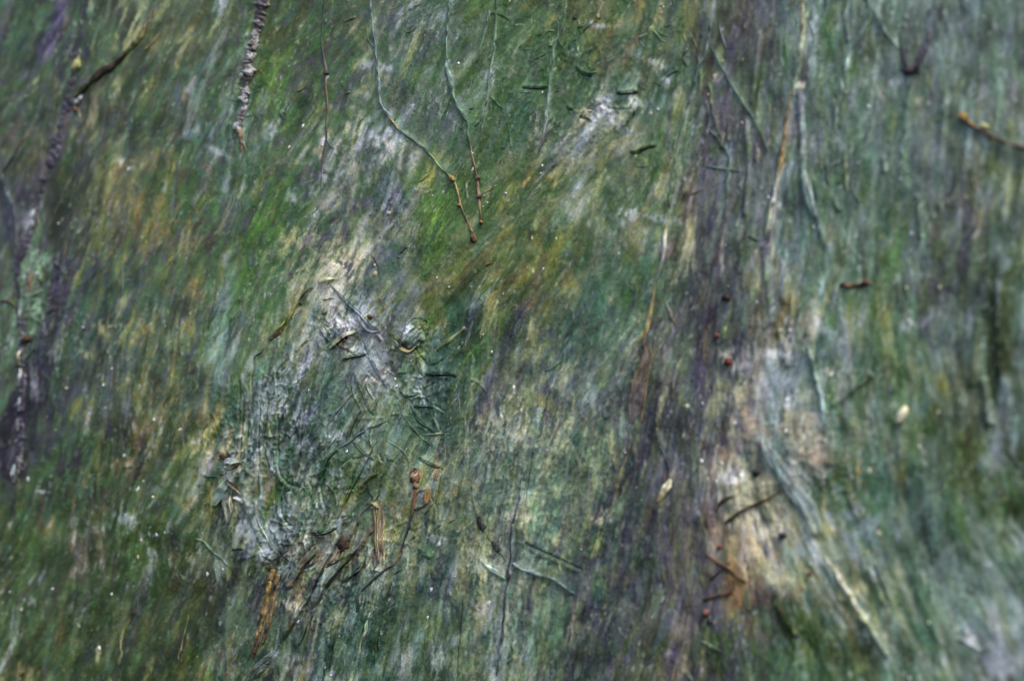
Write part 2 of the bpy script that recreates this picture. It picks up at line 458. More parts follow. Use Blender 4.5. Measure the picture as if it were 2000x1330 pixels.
band('120,320 116,400 112,480', 40, 44, 'O Ok O', .8)
band('690,480 660,560 620,650 560,740 500,840 450,930 440,1010', 70, 60, 'ce we wl l lw lc l', .42, 1.0, .8, 0, .6)
band('690,600 730,690 770,760', 60, 40, 'wl lp w', .45, 1.0, .8, 0, .6)
band('470,960 500,1040 530,1090', 50, 40, 'lw l lw', .45, 1.0, .8, 0, .6)
sweep('1430,250 1370,600 1300,900 1250,1150 1190,1380', 170, 170, (60, 220), (4, 12), 'o g r l c s t ol pl G')
sweep('880,780 820,1000 740,1340', 220, 130, (70, 220), (4, 13), 'c e l S T m P t r')
sweep('1560,820 1600,900', 110, 50, (20, 60), (4, 14), 'eq q e w l')
sweep('1440,1060 1455,1120 1460,1190', 80, 70, (20, 70), (4, 12), 'uh hq q eq u')
sweep('1480,620 1500,760 1510,830', 70, 60, (30, 90), (4, 12), 'lw w l e W')
band('1960,520 1950,620 1955,720 1950,800', 50, 52, 'OG O OG G', .85, .5, .5)
band('1895,830 1885,900 1890,960', 60, 80, 'oO oG oO', .5)
band('875,365 850,430 830,500', 50, 60, 'b by b', .4)
band('1940,1010 1850,1090 1960,1180', 120, 120, 'lt m l', .3)
band('1850,-80 1800,200 1840,480', 420, 400, 'lt lr ls t', .26, .6, .9, 0, .2)
band('1950,1020 1880,1180 1960,1330', 200, 240, 'lm l lt', .28, .8, .9, 0, .3)
sweep('1430,420 1380,620 1310,820 1250,1020 1190,1200 1140,1390', 150, 330, (90, 280), (3, 12), 'P p PS S P ps Pk P so', (.45, .95))
sweep('1300,820 1250,1000 1200,1180 1150,1390', 110, 140, (90, 260), (3, 9), 'Pk S P pq ps o', (.5, .95))
sweep('1400,600 1340,900 1290,1150', 150, 60, (60, 200), (3, 8), 'l r c pl o g', (.5, .9))
sweep('1450,880 1480,1000 1500,1120', 110, 120, (20, 90), (4, 14), 'x xe e x xq ce W c', (.5, .95))
sweep('1500,940 1560,1090 1620,1230', 60, 60, (50, 150), (4, 11), 'e xe l c', (.5, .9))
sweep('1420,1100 1450,1130 1440,1190', 70, 60, (20, 70), (4, 12), 'uR hu hq uq u R', (.5, .9))
band('500,390 485,500 460,600', 50, 36, 'b bg g', .4, .8, .8, 0, .6)
band('540,90 560,200 600,300', 70, 60, 'g bg g', .3, .8, .8, 0, .6)
band('980,470 900,530 850,600', 90, 80, 'o oh O', .35, .8, .8, 0, .6)
band('940,600 900,660 960,700', 90, 70, 'G T G', .5, .8, .8, 0, .6)
band('1962,510 1952,620 1955,720 1948,810', 62, 60, 'OG Og O OG G', .8, .5, .7, 0, .2)
band('882,350 862,420 838,500 820,560', 60, 80, 'b by bo o', .45, .8, .9, 0, .4)
band('1000,430 940,500 880,560', 80, 80, 'go o Og', .35, .8, .9, 0, .4)
sweep('1440,300 1380,600 1300,900 1220,1200', 170, 90, (60, 200), (4, 11), 'l r c pl g o', (.4, .85))
sweep('1590,870 1560,900', 60, 40, (16, 50), (5, 12), 'x xe e', (.5, .9))
band('1571,-10 1565,100 1546,200 1526,320 1508,420 1494,480', 9, 10, 'c ec tc h hc eW e', .8, .5, .4, 1, .2)
band('1560,160 1566,270 1573,380 1602,450', 10, 14, 'l l lm l', .75, .5, .4, 1, .2)
band('1457,235 1460,330 1455,430', 9, 12, 'l lm l', .75, .5, .4, 1, .2)
band('1420,270 1424,340', 10, 10, 'l lm', .7, .5, .4)
sweep('-20,300 20,400 45,520', 40, 40, (40, 110), (4, 10), 'Pk P Sp', (.5, .95))
sweep('150,80 110,260 70,430', 34, 50, (40, 110), (4, 10), 'P Pk p Pn', (.5, .95))
sweep('70,680 40,800 5,930', 70, 90, (50, 140), (4, 11), 'Pk P P k Pn', (.5, .95))
sweep('1000,700 985,900 965,1100 950,1340', 190, 260, (50, 170), (3, 9), 'c r l cm t T S m e r')
sweep('1120,650 1090,850 1060,1050 1020,1340', 190, 260, (50, 170), (3, 9), 'c r l cm t T S p e r o')
sweep('800,850 740,1050 690,1340', 230, 240, (40, 130), (2.5, 7), 't r T S l m o G s')
sweep('560,650 520,850 490,1050', 160, 260, (30, 110), (2, 6), 'l t T w S m r l P')
sweep('1500,-60 1470,150 1440,350 1405,550 1350,750 1310,950 1270,1150 1220,1380', 130, 420, (60, 240), (3, 11), 'p P S n p s so pl pc P p ps')
sweep('1400,900 1370,1050 1340,1200 1300,1380', 70, 150, (60, 200), (3, 10), 'p q p pq c s P p')
sweep('1220,900 1180,1080 1120,1380', 80, 130, (60, 180), (4, 12), 'S P So P s o ps')
sweep('1480,150 1470,350 1455,500', 90, 110, (70, 200), (4, 11), 'l s p t g sl ps')
sweep('1570,80 1575,300 1580,500', 80, 110, (70, 200), (4, 12), 'l t g o tl r m l')
sweep('1720,50 1710,300 1700,500', 220, 170, (60, 220), (5, 16), 'r t l s g rl')
sweep('1900,50 1905,400 1900,650', 150, 130, (60, 220), (6, 20), 's l t p O r l')
sweep('1490,500 1490,650 1470,820', 90, 110, (40, 130), (4, 12), 'l w c e s q lw')
sweep('1470,880 1490,1000 1480,1120', 110, 110, (30, 110), (4, 12), 'c e ce w q l e c we h')
sweep('1480,850 1560,980 1620,1090 1740,1290', 60, 120, (50, 150), (5, 12), 'l lr c s w lm')
sweep('1640,1000 1720,1130 1800,1280', 130, 100, (50, 150), (5, 14), 'r t l g c')
sweep('130,470 108,600 80,720 40,880 10,1000', 60, 130, (50, 170), (3, 9), 'p P pn pS P')
sweep('185,440 150,620 110,780', 60, 70, (40, 140), (3, 8), 'T P g t S o')
sweep('240,200 200,500 160,800', 200, 260, (50, 160), (2.5, 7), 'g o h t G n y p O')
sweep('400,150 340,450 280,800', 200, 260, (50, 160), (2.5, 7), 'g o b t G n y l G')
sweep('200,850 170,1080 140,1330', 300, 260, (40, 130), (2.5, 6), 'g O G S o p t')
sweep('1050,530 1000,690 930,860', 50, 70, (40, 120), (4, 10), 'S p P s o')
layer(3800, (50, 190), (9, 28), (.4, .95), 45, .15, 2.6, keep=.45)
layer(5000, (25, 90), (4, 11), (.4, .95), 40, .17, 2.0, keep=.4)
layer(11000, (7, 42), (1.8, 5), (.3, .85), 30, .19, .5, keep=.6)
GL = vnoise(70, 3)
for i in range(11000):                     # sky glints painted in as pale strokes along the brush marks
    x = random.uniform(-150, 2150); y = random.uniform(-130, 1460)
    px, py = min(max(float(cx(x)), 0), CW - 1), min(max(float(cy(y)), 0), CH - 1)
    if random.random() > 3.2 * max(GL[int(py), int(px)] - .36, .02):
        continue
    a = AF[int(py), int(px)] + random.gauss(0, .3)
    stroke(px, py, a, random.uniform(4, 20) * SC, random.uniform(1.6, 5) * SC, pc(random.choice(['w', 'W', 'l', 'w', 'c', 'e', 'm', 'wl'])), random.uniform(.4, 1.0), random.uniform(.2, 1.2))

# flaking mottle: dark skin broken over pale ground, middle bottom
zone = np.exp(-(((xx / SC + OX) - 1100) / 170) ** 2 - (((yy / SC + OY) - 960) / 230) ** 2)
zone += .6 * np.exp(-(((xx / SC + OX) - 960) / 140) ** 2 - (((yy / SC + OY) - 1180) / 170) ** 2)
mott = .5 + .072 * norm(.8 * L4 + .8 * L3 + .35 * L2 + .8 * norm(vnoise(20, 4)))
ma = sstep(.565, .585, mott) * np.clip(zone * 1.2, 0, .45)
C += ma[..., None] * (pc('TS') * (1 + .12 * L1[..., None]) - C)
mb = sstep(.43, .41, mott) * np.clip(zone * 1.0, 0, .35)
C += mb[..., None] * (pc('cym') * (1 + .12 * L1[..., None]) - C)
H += -ma * .5 + mb * .4

SCUM = [(680, 505, 40, 60, 60, 'ce', .55), (660, 520, 22, 40, 60, 'e', .5), (690, 640, 40, 36, 40, 'wW', .6), (655, 640, 26, 30, 20, 'we', .6),
        (730, 130, 16, 60, 75, 'w', .4), (700, 240, 36, 30, 60, 'cw', .5), (755, 270, 36, 50, 65, 'w', .38), (770, 300, 30, 50, 65, 'wc', .38),
        (1140, 235, 30, 24, 50, 'ce', .55), (1100, 280, 50, 70, 52, 'cl', .45), (1180, 210, 26, 40, 52, 'w', .45), (1240, 200, 14, 30, 60, 'W', .5),
        (1215, 250, 10, 34, 60, 'wl', .55), (1280, 130, 14, 40, 60, 'cw', .5), (1250, 110, 12, 30, 60, 'lm', .5), (1300, 150, 22, 24, 50, 'w', .5),
        (1172, 50, 8, 24, 80, 'w', .45), (1200, 45, 24, 20, 40, 'qc', .4), (1130, 400, 40, 40, 60, 'cl', .35), (1230, 420, 40, 30, 60, 'lw', .35),
        (1300, 430, 10, 60, 78, 'wl', .5), (1290, 480, 6, 50, 78, 'l', .4), (640, 340, 20, 70, 72, 'w', .35), (600, 400, 16, 50, 65, 'wc', .35),
        (580, 460, 24, 40, 60, 'c', .35), (550, 210, 16, 20, 60, 'm', .4), (430, 300, 12, 40, 60, 'w', .5), (410, 330, 10, 30, 60, 'q', .4),
        (250, 320, 10, 26, 70, 'W', .4), (200, 1030, 16, 50, 70, 'w', .3), (235, 650, 20, 40, 70, 'cm', .35), (205, 640, 16, 30, 70, 'c', .35),
        (90, 510, 18, 26, 70, 'm', .6), (80, 600, 20, 26, 60, 'm', .6), (165, 690, 8, 30, 70, 'c', .5), (440, 740, 20, 40, 70, 'ml', .4),
        (1060, 790, 30, 30, 60, 'cy', .5), (1090, 870, 30, 50, 66, 'cm', .5), (1000, 770, 12, 16, 60, 'W', .4), (1150, 780, 40, 30, 60, 'l', .4),
        (1020, 1010, 14, 50, 80, 'e', .55), (935, 1190, 22, 24, 50, 'we', .6), (1170, 1010, 26, 30, 60, 'ce', .5), (1090, 960, 30, 30, 60, 'cm', .5),
        (1440, 760, 26, 50, 80, 'ec', .5), (1500, 690, 12, 50, 84, 'W', .45), (1430, 930, 40, 22, 20, 'W', .55), (1450, 1010, 30, 40, 80, 'ec', .6),
        (1490, 1040, 20, 50, 100, 'e', .5), (1590, 890, 50, 24, 20, 'qe', .55), (1560, 900, 30, 20, 20, 'e', .5), (1540, 790, 24, 16, 20, 'W', .5),
        (1620, 800, 26, 18, 20, 'm', .5), (1620, 725, 12, 10, 0, 'e', .6), (1790, 630, 30, 16, 20, 'w', .45), (1560, 1060, 30, 40, 110, 'l', .5),
        (1530, 1130, 16, 40, 100, 'ce', .5), (1830, 1290, 30, 20, 20, 'w', .5), (1900, 1250, 50, 20, -30, 'W', .45), (1660, 1150, 20, 60, 118, 'c', .45),
        (570, 760, 20, 60, 75, 'l', .4), (510, 750, 14, 50, 75, 'l', .5), (590, 870, 20, 40, 66, 'w', .35), (660, 850, 20, 16, 40, 'w', .5),
        (640, 960, 20, 30, 60, 'c', .35), (490, 1040, 30, 40, 60, 'wl', .5), (520, 1080, 30, 20, 30, 'lw', .5), (570, 1180, 16, 30, 70, 'e', .5),
        (580, 1290, 20, 50, 72, 'wl', .45), (735, 1080, 12, 24, 80, 'w', .5), (720, 1180, 24, 26, 60, 'mc', .45), (760, 1060, 40, 30, 40, 'cy', .35),
        (850, 1050, 16, 30, 70, 'w', .4), (690, 680, 20, 12, 30, 'w', .45), (730, 750, 20, 30, 60, 'w', .35), (800, 645, 18, 18, 40, 'lw', .6),
        (1400, 150, 18, 10, 30, 'e', .6), (1570, 30, 10, 16, 80, 'e', .6), (1560, 165, 8, 14, 80, 'e', .6), (1508, 400, 6, 40, 78, 'W', .6),
        (1745, 160, 12, 24, 70, 'w', .5), (1800, 200, 6, 20, 80, 'e', .6), (1650, 1010, 40, 20, 20, 'l', .4), (600, 380, 30, 60, 70, 'l', .3),
        (700, 600, 40, 70, 50, 'wl', .4), (720, 700, 40, 50, 60, 'l', .4), (560, 800, 40, 90, 74, 'lw', .35), (520, 900, 30, 70, 74, 'l', .4), (600, 950, 50, 60, 60, 'lc', .35), (540, 1030, 50, 40, 40, 'lw', .4), (640, 560, 40, 50, 60, 'cw', .45), (820, 760, 60, 40, 60, 'l', .3), (980, 850, 50, 70, 70, 'lc', .35), (940, 1080, 50, 60, 70, 'cl', .35), (1460, 840, 40, 60, 90, 'eq', .5), (1480, 960, 50, 50, 90, 'ec', .5), (1440, 700, 24, 60, 86, 'ew', .5), (1520, 760, 30, 50, 90, 'wl', .45), (1900, 1150, 90, 70, 20, 'lm', .4), (1850, 60, 120, 80, 80, 'ls', .3), (1950, 1290, 60, 50, 0, 'lw', .5), (1690, 1010, 70, 50, 20, 'l', .3), (85, 960, 5, 20, 80, 'w', .4), (240, 1010, 20, 30, 70, 'lw', .35), (55, 1170, 10, 20, 60, 'w', .35)]
for s in SCUM:
    scumble(*s)

# fine wear: streaks of light and dark along the brush, thin scratches
tone = .03 * L1 + .02 * L2 + .02 * L3 + .035 * norm(RNG.random((CH, CW)).astype(np.float32))
fl = vnoise(200, 2)
C *= (1 + tone * (.7 + .6 * fl))[..., None]
spk = RNG.random((CH, CW))
dry = sstep(1.25, 2.2, L1 * .75 + L2 * .55 + RAG2 * 2.4)
C += (dry * .5)[..., None] * (C * .35 + pc('lcm') * .65 - C)
for i in range(1500):                      # scratches
    x = random.uniform(-150, 2150); y = random.uniform(-130, 1460)
    px, py = float(cx(x)), float(cy(y))
    a = AF[int(np.clip(py, 0, CH - 1)), int(np.clip(px, 0, CW - 1))] + random.gauss(0, .35)
    stroke(px, py, a, random.uniform(10, 55) * SC, random.uniform(1.4, 2.4), pc(random.choice(['l', 'c', 'm', 'S', 'P', 'O', 'w', 'y'])), random.uniform(.4, .9), random.uniform(-.6, .6))
# ragged edges: push the paint about a little
wx_ = (vnoise(6, 2) - .5) * 4; wy_ = (vnoise(6, 2) - .5) * 4
yi_ = np.clip(yy + wy_, 0, CH - 1).astype(int); xi_ = np.clip(xx + wx_, 0, CW - 1).astype(int)
C = C[yi_, xi_]
H = H[yi_, xi_]
H *= .5
H += (vnoise(130, 2) - .5) * 16 + (vnoise(45, 2) - .5) * 5
H += L1 * .02 + L2 * .03 + L3 * .03 + RAG * .7 + (vnoise(4, 2) - .5) * .6

# ---- relief: creases and raised edges
def crease(s, side=1, h=3.0, w=10.0, g=2.0, gw=2.0):
    """raised skin on one side (side=+1: right of the line going along it), groove on the other"""
    p = pts(s) if isinstance(s, str) else s
    f = field(p, w * 2 + gw * 2 + 4)
    if f is None:
        return
    ys, xs, D, SG, T = f
    D = D + RAG[ys, xs] * 2.0
    end = sstep(0, .15, T) * sstep(0, .15, 1 - T)
    hi = h * np.exp(-(np.maximum(D, 0) / w) ** 2) * (SG == side)
    lo = -g * np.exp(-((D - gw * .6) / gw) ** 2) * (SG == -side)
    H[ys, xs] += (hi + lo) * end

def ridge(s, h, w):
    f = field(pts(s) if isinstance(s, str) else s, w * 3 + 3)
    if f is None:
        return
    ys, xs, D, SG, T = f
    H[ys, xs] += h * np.exp(-(D / w) ** 2) * sstep(0, .08, T) * sstep(0, .08, 1 - T)

FOLDS = [  # path, side the skin lies on, lift, width
    ('643,556 652,564 670,581 688,599 701,610 714,623 725,637 740,643', -1, 5, 9),
    ('721,691 704,694 688,697 674,700 670,709', 1, 5, 10),
    ('708,662 722,692 737,723 751,750 758,764', -1, 3, 8),
    ('690,723 708,762 723,801 735,813', -1, 3, 8),
    ('765,684 772,666 783,677', 1, 5, 8), ('762,685 765,709 774,729', -1, 3, 9),
    ('815,689 819,713 831,734 839,748', -1, 4, 7), ('831,733 856,730 882,731 895,736', -1, 5, 9),
    ('827,750 835,773 848,796', -1, 3, 6), ('807,795 831,792 848,797', -1, 4, 6), ('792,774 817,770', -1, 4, 6),
    ('800,789 815,818 835,836 850,850', -1, 3, 6),
    ('617,1078 599,1099 582,1125 571,1146 557,1152', 1, 7, 11),
    ('669,1029 659,1048 648,1074 634,1102 620,1134 608,1164 590,1192 562,1239 545,1262', 1, 6, 11),
    ('701,1069 685,1088 666,1109 648,1132 631,1160 620,1181 610,1192', 1, 8, 12),
    ('610,1192 606,1218 594,1244 580,1269', 1, 4, 8),
    ('715,1090 706,1111 687,1125 671,1139', 1, 6, 10), ('732,1066 725,1086 718,1106', 1, 5, 8),
    ('695,1020 690,1036 686,1048', 1, 4, 6),
    ('603,1038 620,1043 643,1036 657,1029', -1, 6, 8),
    ('481,821 480,851 475,884 465,904 451,914 431,918', 1, 7, 9),
    ('439,827 440,860 444,884 453,896', -1, 5, 7),
    ('524,760 520,811 512,857 508,884', 1, 4, 8), ('559,770 560,811 565,847', -1, 4, 7),
    ('544,811 541,860 540,900 542,924 552,938 565,949 593,954', 1, 4, 8), ('536,942 531,968 526,993', 1, 4, 7),
    ('583,880 577,908 571,936', 1, 4, 6), ('567,959 552,971', -1, 5, 6),
    ('546,969 545,988 548,1007 559,1026 575,1030', 1, 6, 7),
    ('470,740 468,790 464,820', 1, 4, 7), ('497,700 492,760 488,800', 1, 4, 8),
    ('786,885 762,918 739,952', -1, 3, 7), ('743,887 745,902 752,904', 1, 3, 5), ('755,887 771,902', -1, 3, 5),
    ('730,950 738,930 742,890', 1, 2, 6), ('815,892 839,906 863,915', -1, 4, 7),
    ('817,1070 830,1080 845,1092', -1, 6, 9), ('834,1051 854,1039 864,1027', 1, 5, 7),
    ('1203,183 1223,181 1246,179', -1, 6, 7), ('1228,298 1246,298 1259,290 1284,284', -1, 5, 6),
    ('1124,129 1138,143 1158,148', -1, 4, 5), ('1142,215 1158,219 1178,204', 1, 3, 6),
    ('1131,228 1149,229 1156,239', -1, 3, 6), ('1237,217 1226,240 1218,250', 1, 4, 5),
    ('1106,208 1120,215', -1, 4, 5), ('1018,171 1045,171 1072,171', -1, 3, 5),
    ('655,1010 680,960 700,930 730,880', -1, 3, 7), ('1020,1060 1060,1080 1100,1098 1140,1118', 1, 4, 8),
    ('660,880 640,900 625,940', 1, 3, 7), ('690,860 710,880 735,900', -1, 3, 6), ('705,800 690,830 680,860', 1, 3, 7),
    ('470,955 475,985 490,1010 505,1050 520,1080', -1, 4, 8), ('510,1085 530,1100 550,1090 566,1075', 1, 5, 8),
    ('1279,836 1282,860 1297,885 1309,915 1300,945', -1, 6, 12),
    ('420,560 405,620 400,660', 1, 3, 7), ('90,480 105,420 118,380', 1, 3, 6),
    ('735,1150 715,1210 695,1280 680,1345', 1, 4, 9), ('612,1200 595,1265 572,1345', 1, 4, 9), ('905,1160 895,1250 890,1340', 1, 3, 8), ('668,1190 650,1260 636,1340', 1, 4, 9),
    ('520,690 508,800 500,930 498,1010', 1, 4, 8), ('478,770 470,850 466,930', 1, 4, 8), ('700,905 660,1000 640,1040', 1, 4, 8), ('770,1120 745,1200 730,1290', 1, 3, 8),
    ('1040,870 1025,960 1018,1040', 1, 3, 8), ('860,900 850,980 838,1040', 1, 3, 7), ('600,760 585,850 575,930', 1, 3, 7),
    ('1700,1100 1715,1140 1733,1184', 1, 7, 12), ('1510,1171 1530,1205 1557,1249', -1, 9, 14),
    ('1943,541 1953,643 1953,778', -1, 9, 20), ('1585,340 1596,400 1601,450 1612,491', -1, 5, 10)]
for p, s_, h_, w_ in FOLDS:
    crease(p, s_, h_ * .8, w_ * 1.15, h_ * 1.1, 2.1)

STEMS = [
    ('faint green painted-over stem, the longer of a close pair right of the teal stem', '972,-20 970,27 967,91 960,142 953,189 947,230 941,264 938,298', [6, 6, 5, 5, 4], 't. t. tl. r. r. o.'),
    ('short slanting pale green stem just left of the longer faint green one', '960,22 950,62 940,91 931,125', [5, 5, 4], 'l. tl. t.'),
    ('straight pale green stem crossing the small torn curls at top centre', '1107,0 1105,30 1098,68 1085,88 1078,135 1073,176 1068,230 1061,271 1051,298', [5, 6, 7, 7, 6, 5], 't. t. tl. t. tl. w. P.'),
    ('thin lilac-to-green stem leaning left down the edge of the brown trunk', '1398,0 1394,27 1385,70 1379,105 1364,135 1348,189 1337,230 1325,277 1316,338 1308,400', [7, 7, 8, 6, 6, 5, 4], 'p. pl sl. T tT. t. t. r.'),
    ('dark green straight stem slanting down to the right across the brown trunk', '1389,93 1419,149 1450,200 1474,237 1490,270 1501,300', [5, 7, 8, 7, 6], 'ST TG tT TG. T.'),
    ('crooked green stem with pale paint on it between the two slanting stems', '1384,160 1392,210 1398,245 1402,271', [8, 7, 6, 5], 'gt y. Pn P.'),
    ('short green stem with one yellow spot, above the crossing straw', '1386,254 1402,271 1413,288 1423,304', [4, 6, 6, 4], 'l. T TS T.'),
    ('upright dark green stem running down from the crossing straw', '1423,304 1421,331 1419,380 1416,430', [7, 8, 7, 5], 'TG T t. T.'),
    ('long tan fibrous stalk with a dark edge, right of the brown trunk', '1572,-40 1569,10 1564,101 1554,142 1544,189 1534,257 1524,321 1512,382 1503,426 1495,470', [9, 10, 9, 8, 9, 9, 11, 10, 8], 'c. ec h. tl. t hu hn uh eW ec. r.'),
    ('teal stem slanting down to the purple fork at upper right', '1688,-30 1694,0 1716,37 1737,71 1757,97', [8, 9, 8, 6], 't tT t tl. t.'),
    ('green curved stem at upper right, between the tan stalk and the purple fork', '1702,20 1700,34 1682,70 1662,101 1652,140 1645,169 1634,220 1622,264', [7, 9, 9, 8, 7], 'r. tl. tl l. Tt. l. r.'),
    ('grey-green stem hanging down from the purple fork', '1784,150 1777,180 1772,203 1769,257 1764,304 1759,345', [8, 9, 9, 8, 6], 'P. T. t. T. l. r.'),
    ('pale stem with a dark left side, right of the blue and cream patch', '1578,672 1585,700 1594,740 1598,751 1608,795 1612,846', [6, 10, 11, 11, 9], 'r. l. lm l l. t.'),
    ('pale blue leaning stem at right of the tan stalk, forking off the blue streak', '1571,338 1582,380 1592,415 1601,450 1612,491', [7, 11, 12, 11, 7], 'l. l l lm. t.'),
    ('thick cream stalk slanting down to the lower right, blurred', '1612,1085 1630,1112 1649,1140 1664,1168 1679,1195 1710,1239 1735,1282', [10, 15, 17, 17, 17, 12], 'ce e ec ce c. wr r.'),
    ('smooth grey-green stem lying level across the bottom, right of the dark upright stem', '1000,1100 1034,1117 1071,1127 1101,1144 1122,1161', [7, 9, 11, 9, 6], 't. lS tl l. t.'),
    ('short pale green stem left of the dark upright stem, under the two dark pods', '936,1090 948,1101 962,1111 974,1121 988,1130', [6, 10, 11, 10, 6], 'tl. lm lt tl. t.'),
    ('long dark upright stem crossing the bottom centre of the picture', '1024,880 1020,912 1016,950 1013,985 1003,1030 997,1080 992,1128 988,1164 984,1200 978,1260 968,1320', [3, 4, 6, 6, 6, 8, 8, 8, 6, 5], 'n. P k. S P k PS kP P S. S.'),
    ('pale green stalk standing at the bottom edge, right of the deep folds', '724,1195 719,1216 713,1238 706,1256 697,1290 685,1328 678,1360', [5, 9, 10, 10, 11, 10], 'm. cm. c m. t cm. t.'),
    ('short ochre stalk pointing up right, in the dark green beside the torn pouch', '910,639 898,650 874,668 852,686', [7, 6, 7, 5], 'eh yc. y. o.'),
    ('thin pale straight line of stem beside the ochre stalk', '929,617 922,640 911,668 904,690', [3, 4, 4, 3], 'r. l. cr. r.'),
    ('thin tan stem under the bark strip, on the purple trunk', '1232,835 1228,849 1225,885 1215,915 1207,945 1200,972 1193,998', [4, 4, 4, 4, 3], 'P. n h. hc. h. h n.'),
    ('yellow-olive twig on the right side of the dark trunk, under a dark knob', '1438,560 1430,590 1424,617 1417,644 1411,668', [4, 6, 7, 7, 5], 's. y. yo y. o.'),
    ('blue-black stem at the far left edge, joining the purple branch', '-30,300 0,338 17,372 24,396 29,423 32,460 35,500', [10, 11, 11, 10, 9, 8], 'S SP. S Ss P. p.'),
    ('thin dark curved stem above the blue-black one at the far left', '82,185 79,196 70,222 57,254 47,277 37,298 22,322 10,336', [2, 4, 6, 5, 6, 6, 4], 'n. n P. h. P. P O.')]
COATED = ['724,-60 729,0 732,68 735,95 738,135 743,189 750,210 764,230 781,254 804,271 831,291 852,315 872,337 886,349',
          '886,-60 884,0 880,44 875,78 876,112 875,135 882,152 887,179 894,203 906,223 918,244 919,271 923,298']
for p, w in [(q[1], max(q[2])) for q in STEMS] + [(q, 9) for q in COATED]:
    ridge(p, w * .2, w * .8)             # paint heaped against the stems it covers
    band(p, w * 1.5, w * 1.5, 'tl l tr', .3, .8, .8)

# crinkled skin: small sharp wrinkles where the paper puckers
wr = vnoise(22, 3); wr2 = vnoise(15, 2)
crk = (1 - np.abs(wr - .5) * 5).clip(0, 1) ** 3 + .7 * (1 - np.abs(wr2 - .5) * 5).clip(0, 1) ** 3
zz = np.zeros((CH, CW), np.float32)
for (x, y, rx, ry, k) in [(470, 900, 60, 130, 1), (540, 830, 60, 140, .9), (660, 650, 60, 50, .9), (800, 720, 90, 100, .6), (560, 1060, 90, 70, 1),
                          (640, 900, 120, 150, .5), (640, 1130, 90, 120, .6), (80, 600, 60, 110, .7), (485, 130, 40, 150, .5), (1100, 120, 160, 110, .28),
                          (1180, 220, 80, 60, .5), (760, 1060, 90, 130, .5), (840, 400, 500, 420, .12), (1560, 900, 140, 150, .4), (1000, 1000, 240, 250, .3)]:
    zz = np.maximum(zz, k * np.exp(-(((xx / SC + OX) - x) / rx) ** 2 - (((yy / SC + OY) - y) / ry) ** 2))
H += crk * zz * 3.4
H -= crk.mean() * zz * 1.5
C *= (1 + (crk - crk.mean()) * zz * .10)[..., None]
def shrink(a, k):
    h, w = a.shape[0] // k * k, a.shape[1] // k * k
    return a[:h, :w].reshape(h // k, k, w // k, k, -1).mean((1, 3))
Cl = resize(shrink(C, 30), CH, CW)
Cs = C.copy()
for _ in range(3):
    Cs = (Cs + np.roll(Cs, 2, 0) + np.roll(Cs, -2, 0) + np.roll(Cs, 1, 1) + np.roll(Cs, -1, 1)) / 5
g_ = (.85 * sstep(.44, .60, vnoise(75, 3)))[..., None]
C = C * (1 - g_) + Cs * g_                  # passages rubbed smooth, others left crusty
Cv = resize(shrink(C, 170), CH, CW)
C = Cv + 1.4 * (Cl - Cv) + 1.36 * (C - Cl)                   # stronger contrast between neighbouring strokes
C = C.mean(2, keepdims=True) + 1.0 * (C - C.mean(2, keepdims=True))
np.clip(C, .035, .92, out=C)
A1, A2 = vnoise(55, 3), vnoise(55, 3)
for i in range(11000):                     # small crisp touches: pale chips, dark nicks
    x = random.uniform(-150, 2150); y = random.uniform(-130, 1460)
    px, py = min(max(float(cx(x)), 0), CW - 1), min(max(float(cy(y)), 0), CH - 1)
    dk = random.random() < .4
    if random.random() > 4.5 * max((A2 if dk else A1)[int(py), int(px)] - .40, .012):
        continue
    a = AF[int(py), int(px)] + random.gauss(0, .45)
    k = .75 + .5 * max(x, 0) / 1000
    stroke(px, py, a, random.uniform(3, 17) * k, random.uniform(1.4, 3.6) * k, pc(random.choice(['k', 'S', 'P', 'Ok', 'T', 'Pk', 'n'] if dk else ['w', 'W', 'w', 'l', 'e', 'c', 'm', 'W', 'y'])),
           random.uniform(.55, 1.0), -.8 if dk else .9)

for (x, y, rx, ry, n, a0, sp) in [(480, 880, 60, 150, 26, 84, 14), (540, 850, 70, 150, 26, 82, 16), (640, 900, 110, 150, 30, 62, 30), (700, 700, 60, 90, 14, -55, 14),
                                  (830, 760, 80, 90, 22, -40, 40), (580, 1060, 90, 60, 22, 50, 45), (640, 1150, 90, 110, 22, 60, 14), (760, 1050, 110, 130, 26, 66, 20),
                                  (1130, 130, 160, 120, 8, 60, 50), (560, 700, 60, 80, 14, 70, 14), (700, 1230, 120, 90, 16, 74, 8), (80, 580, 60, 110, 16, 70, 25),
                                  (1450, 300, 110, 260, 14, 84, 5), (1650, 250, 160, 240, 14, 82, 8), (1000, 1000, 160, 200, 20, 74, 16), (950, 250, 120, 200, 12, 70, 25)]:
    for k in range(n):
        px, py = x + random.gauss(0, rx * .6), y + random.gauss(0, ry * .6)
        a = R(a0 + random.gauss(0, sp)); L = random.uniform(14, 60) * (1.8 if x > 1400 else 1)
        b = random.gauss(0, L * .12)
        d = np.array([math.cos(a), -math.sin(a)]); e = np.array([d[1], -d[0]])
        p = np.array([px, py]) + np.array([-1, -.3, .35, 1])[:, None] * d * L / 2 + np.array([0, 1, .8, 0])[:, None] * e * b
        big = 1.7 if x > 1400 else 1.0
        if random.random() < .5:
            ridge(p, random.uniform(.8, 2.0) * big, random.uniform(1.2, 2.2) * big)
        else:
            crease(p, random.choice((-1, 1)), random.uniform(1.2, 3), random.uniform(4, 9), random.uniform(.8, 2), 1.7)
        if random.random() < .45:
            band(p + 1.5, 2.2 * big, 1.6 * big, random.choice(['l', 'w', 'm', 'c', 'l']), .45, .6)
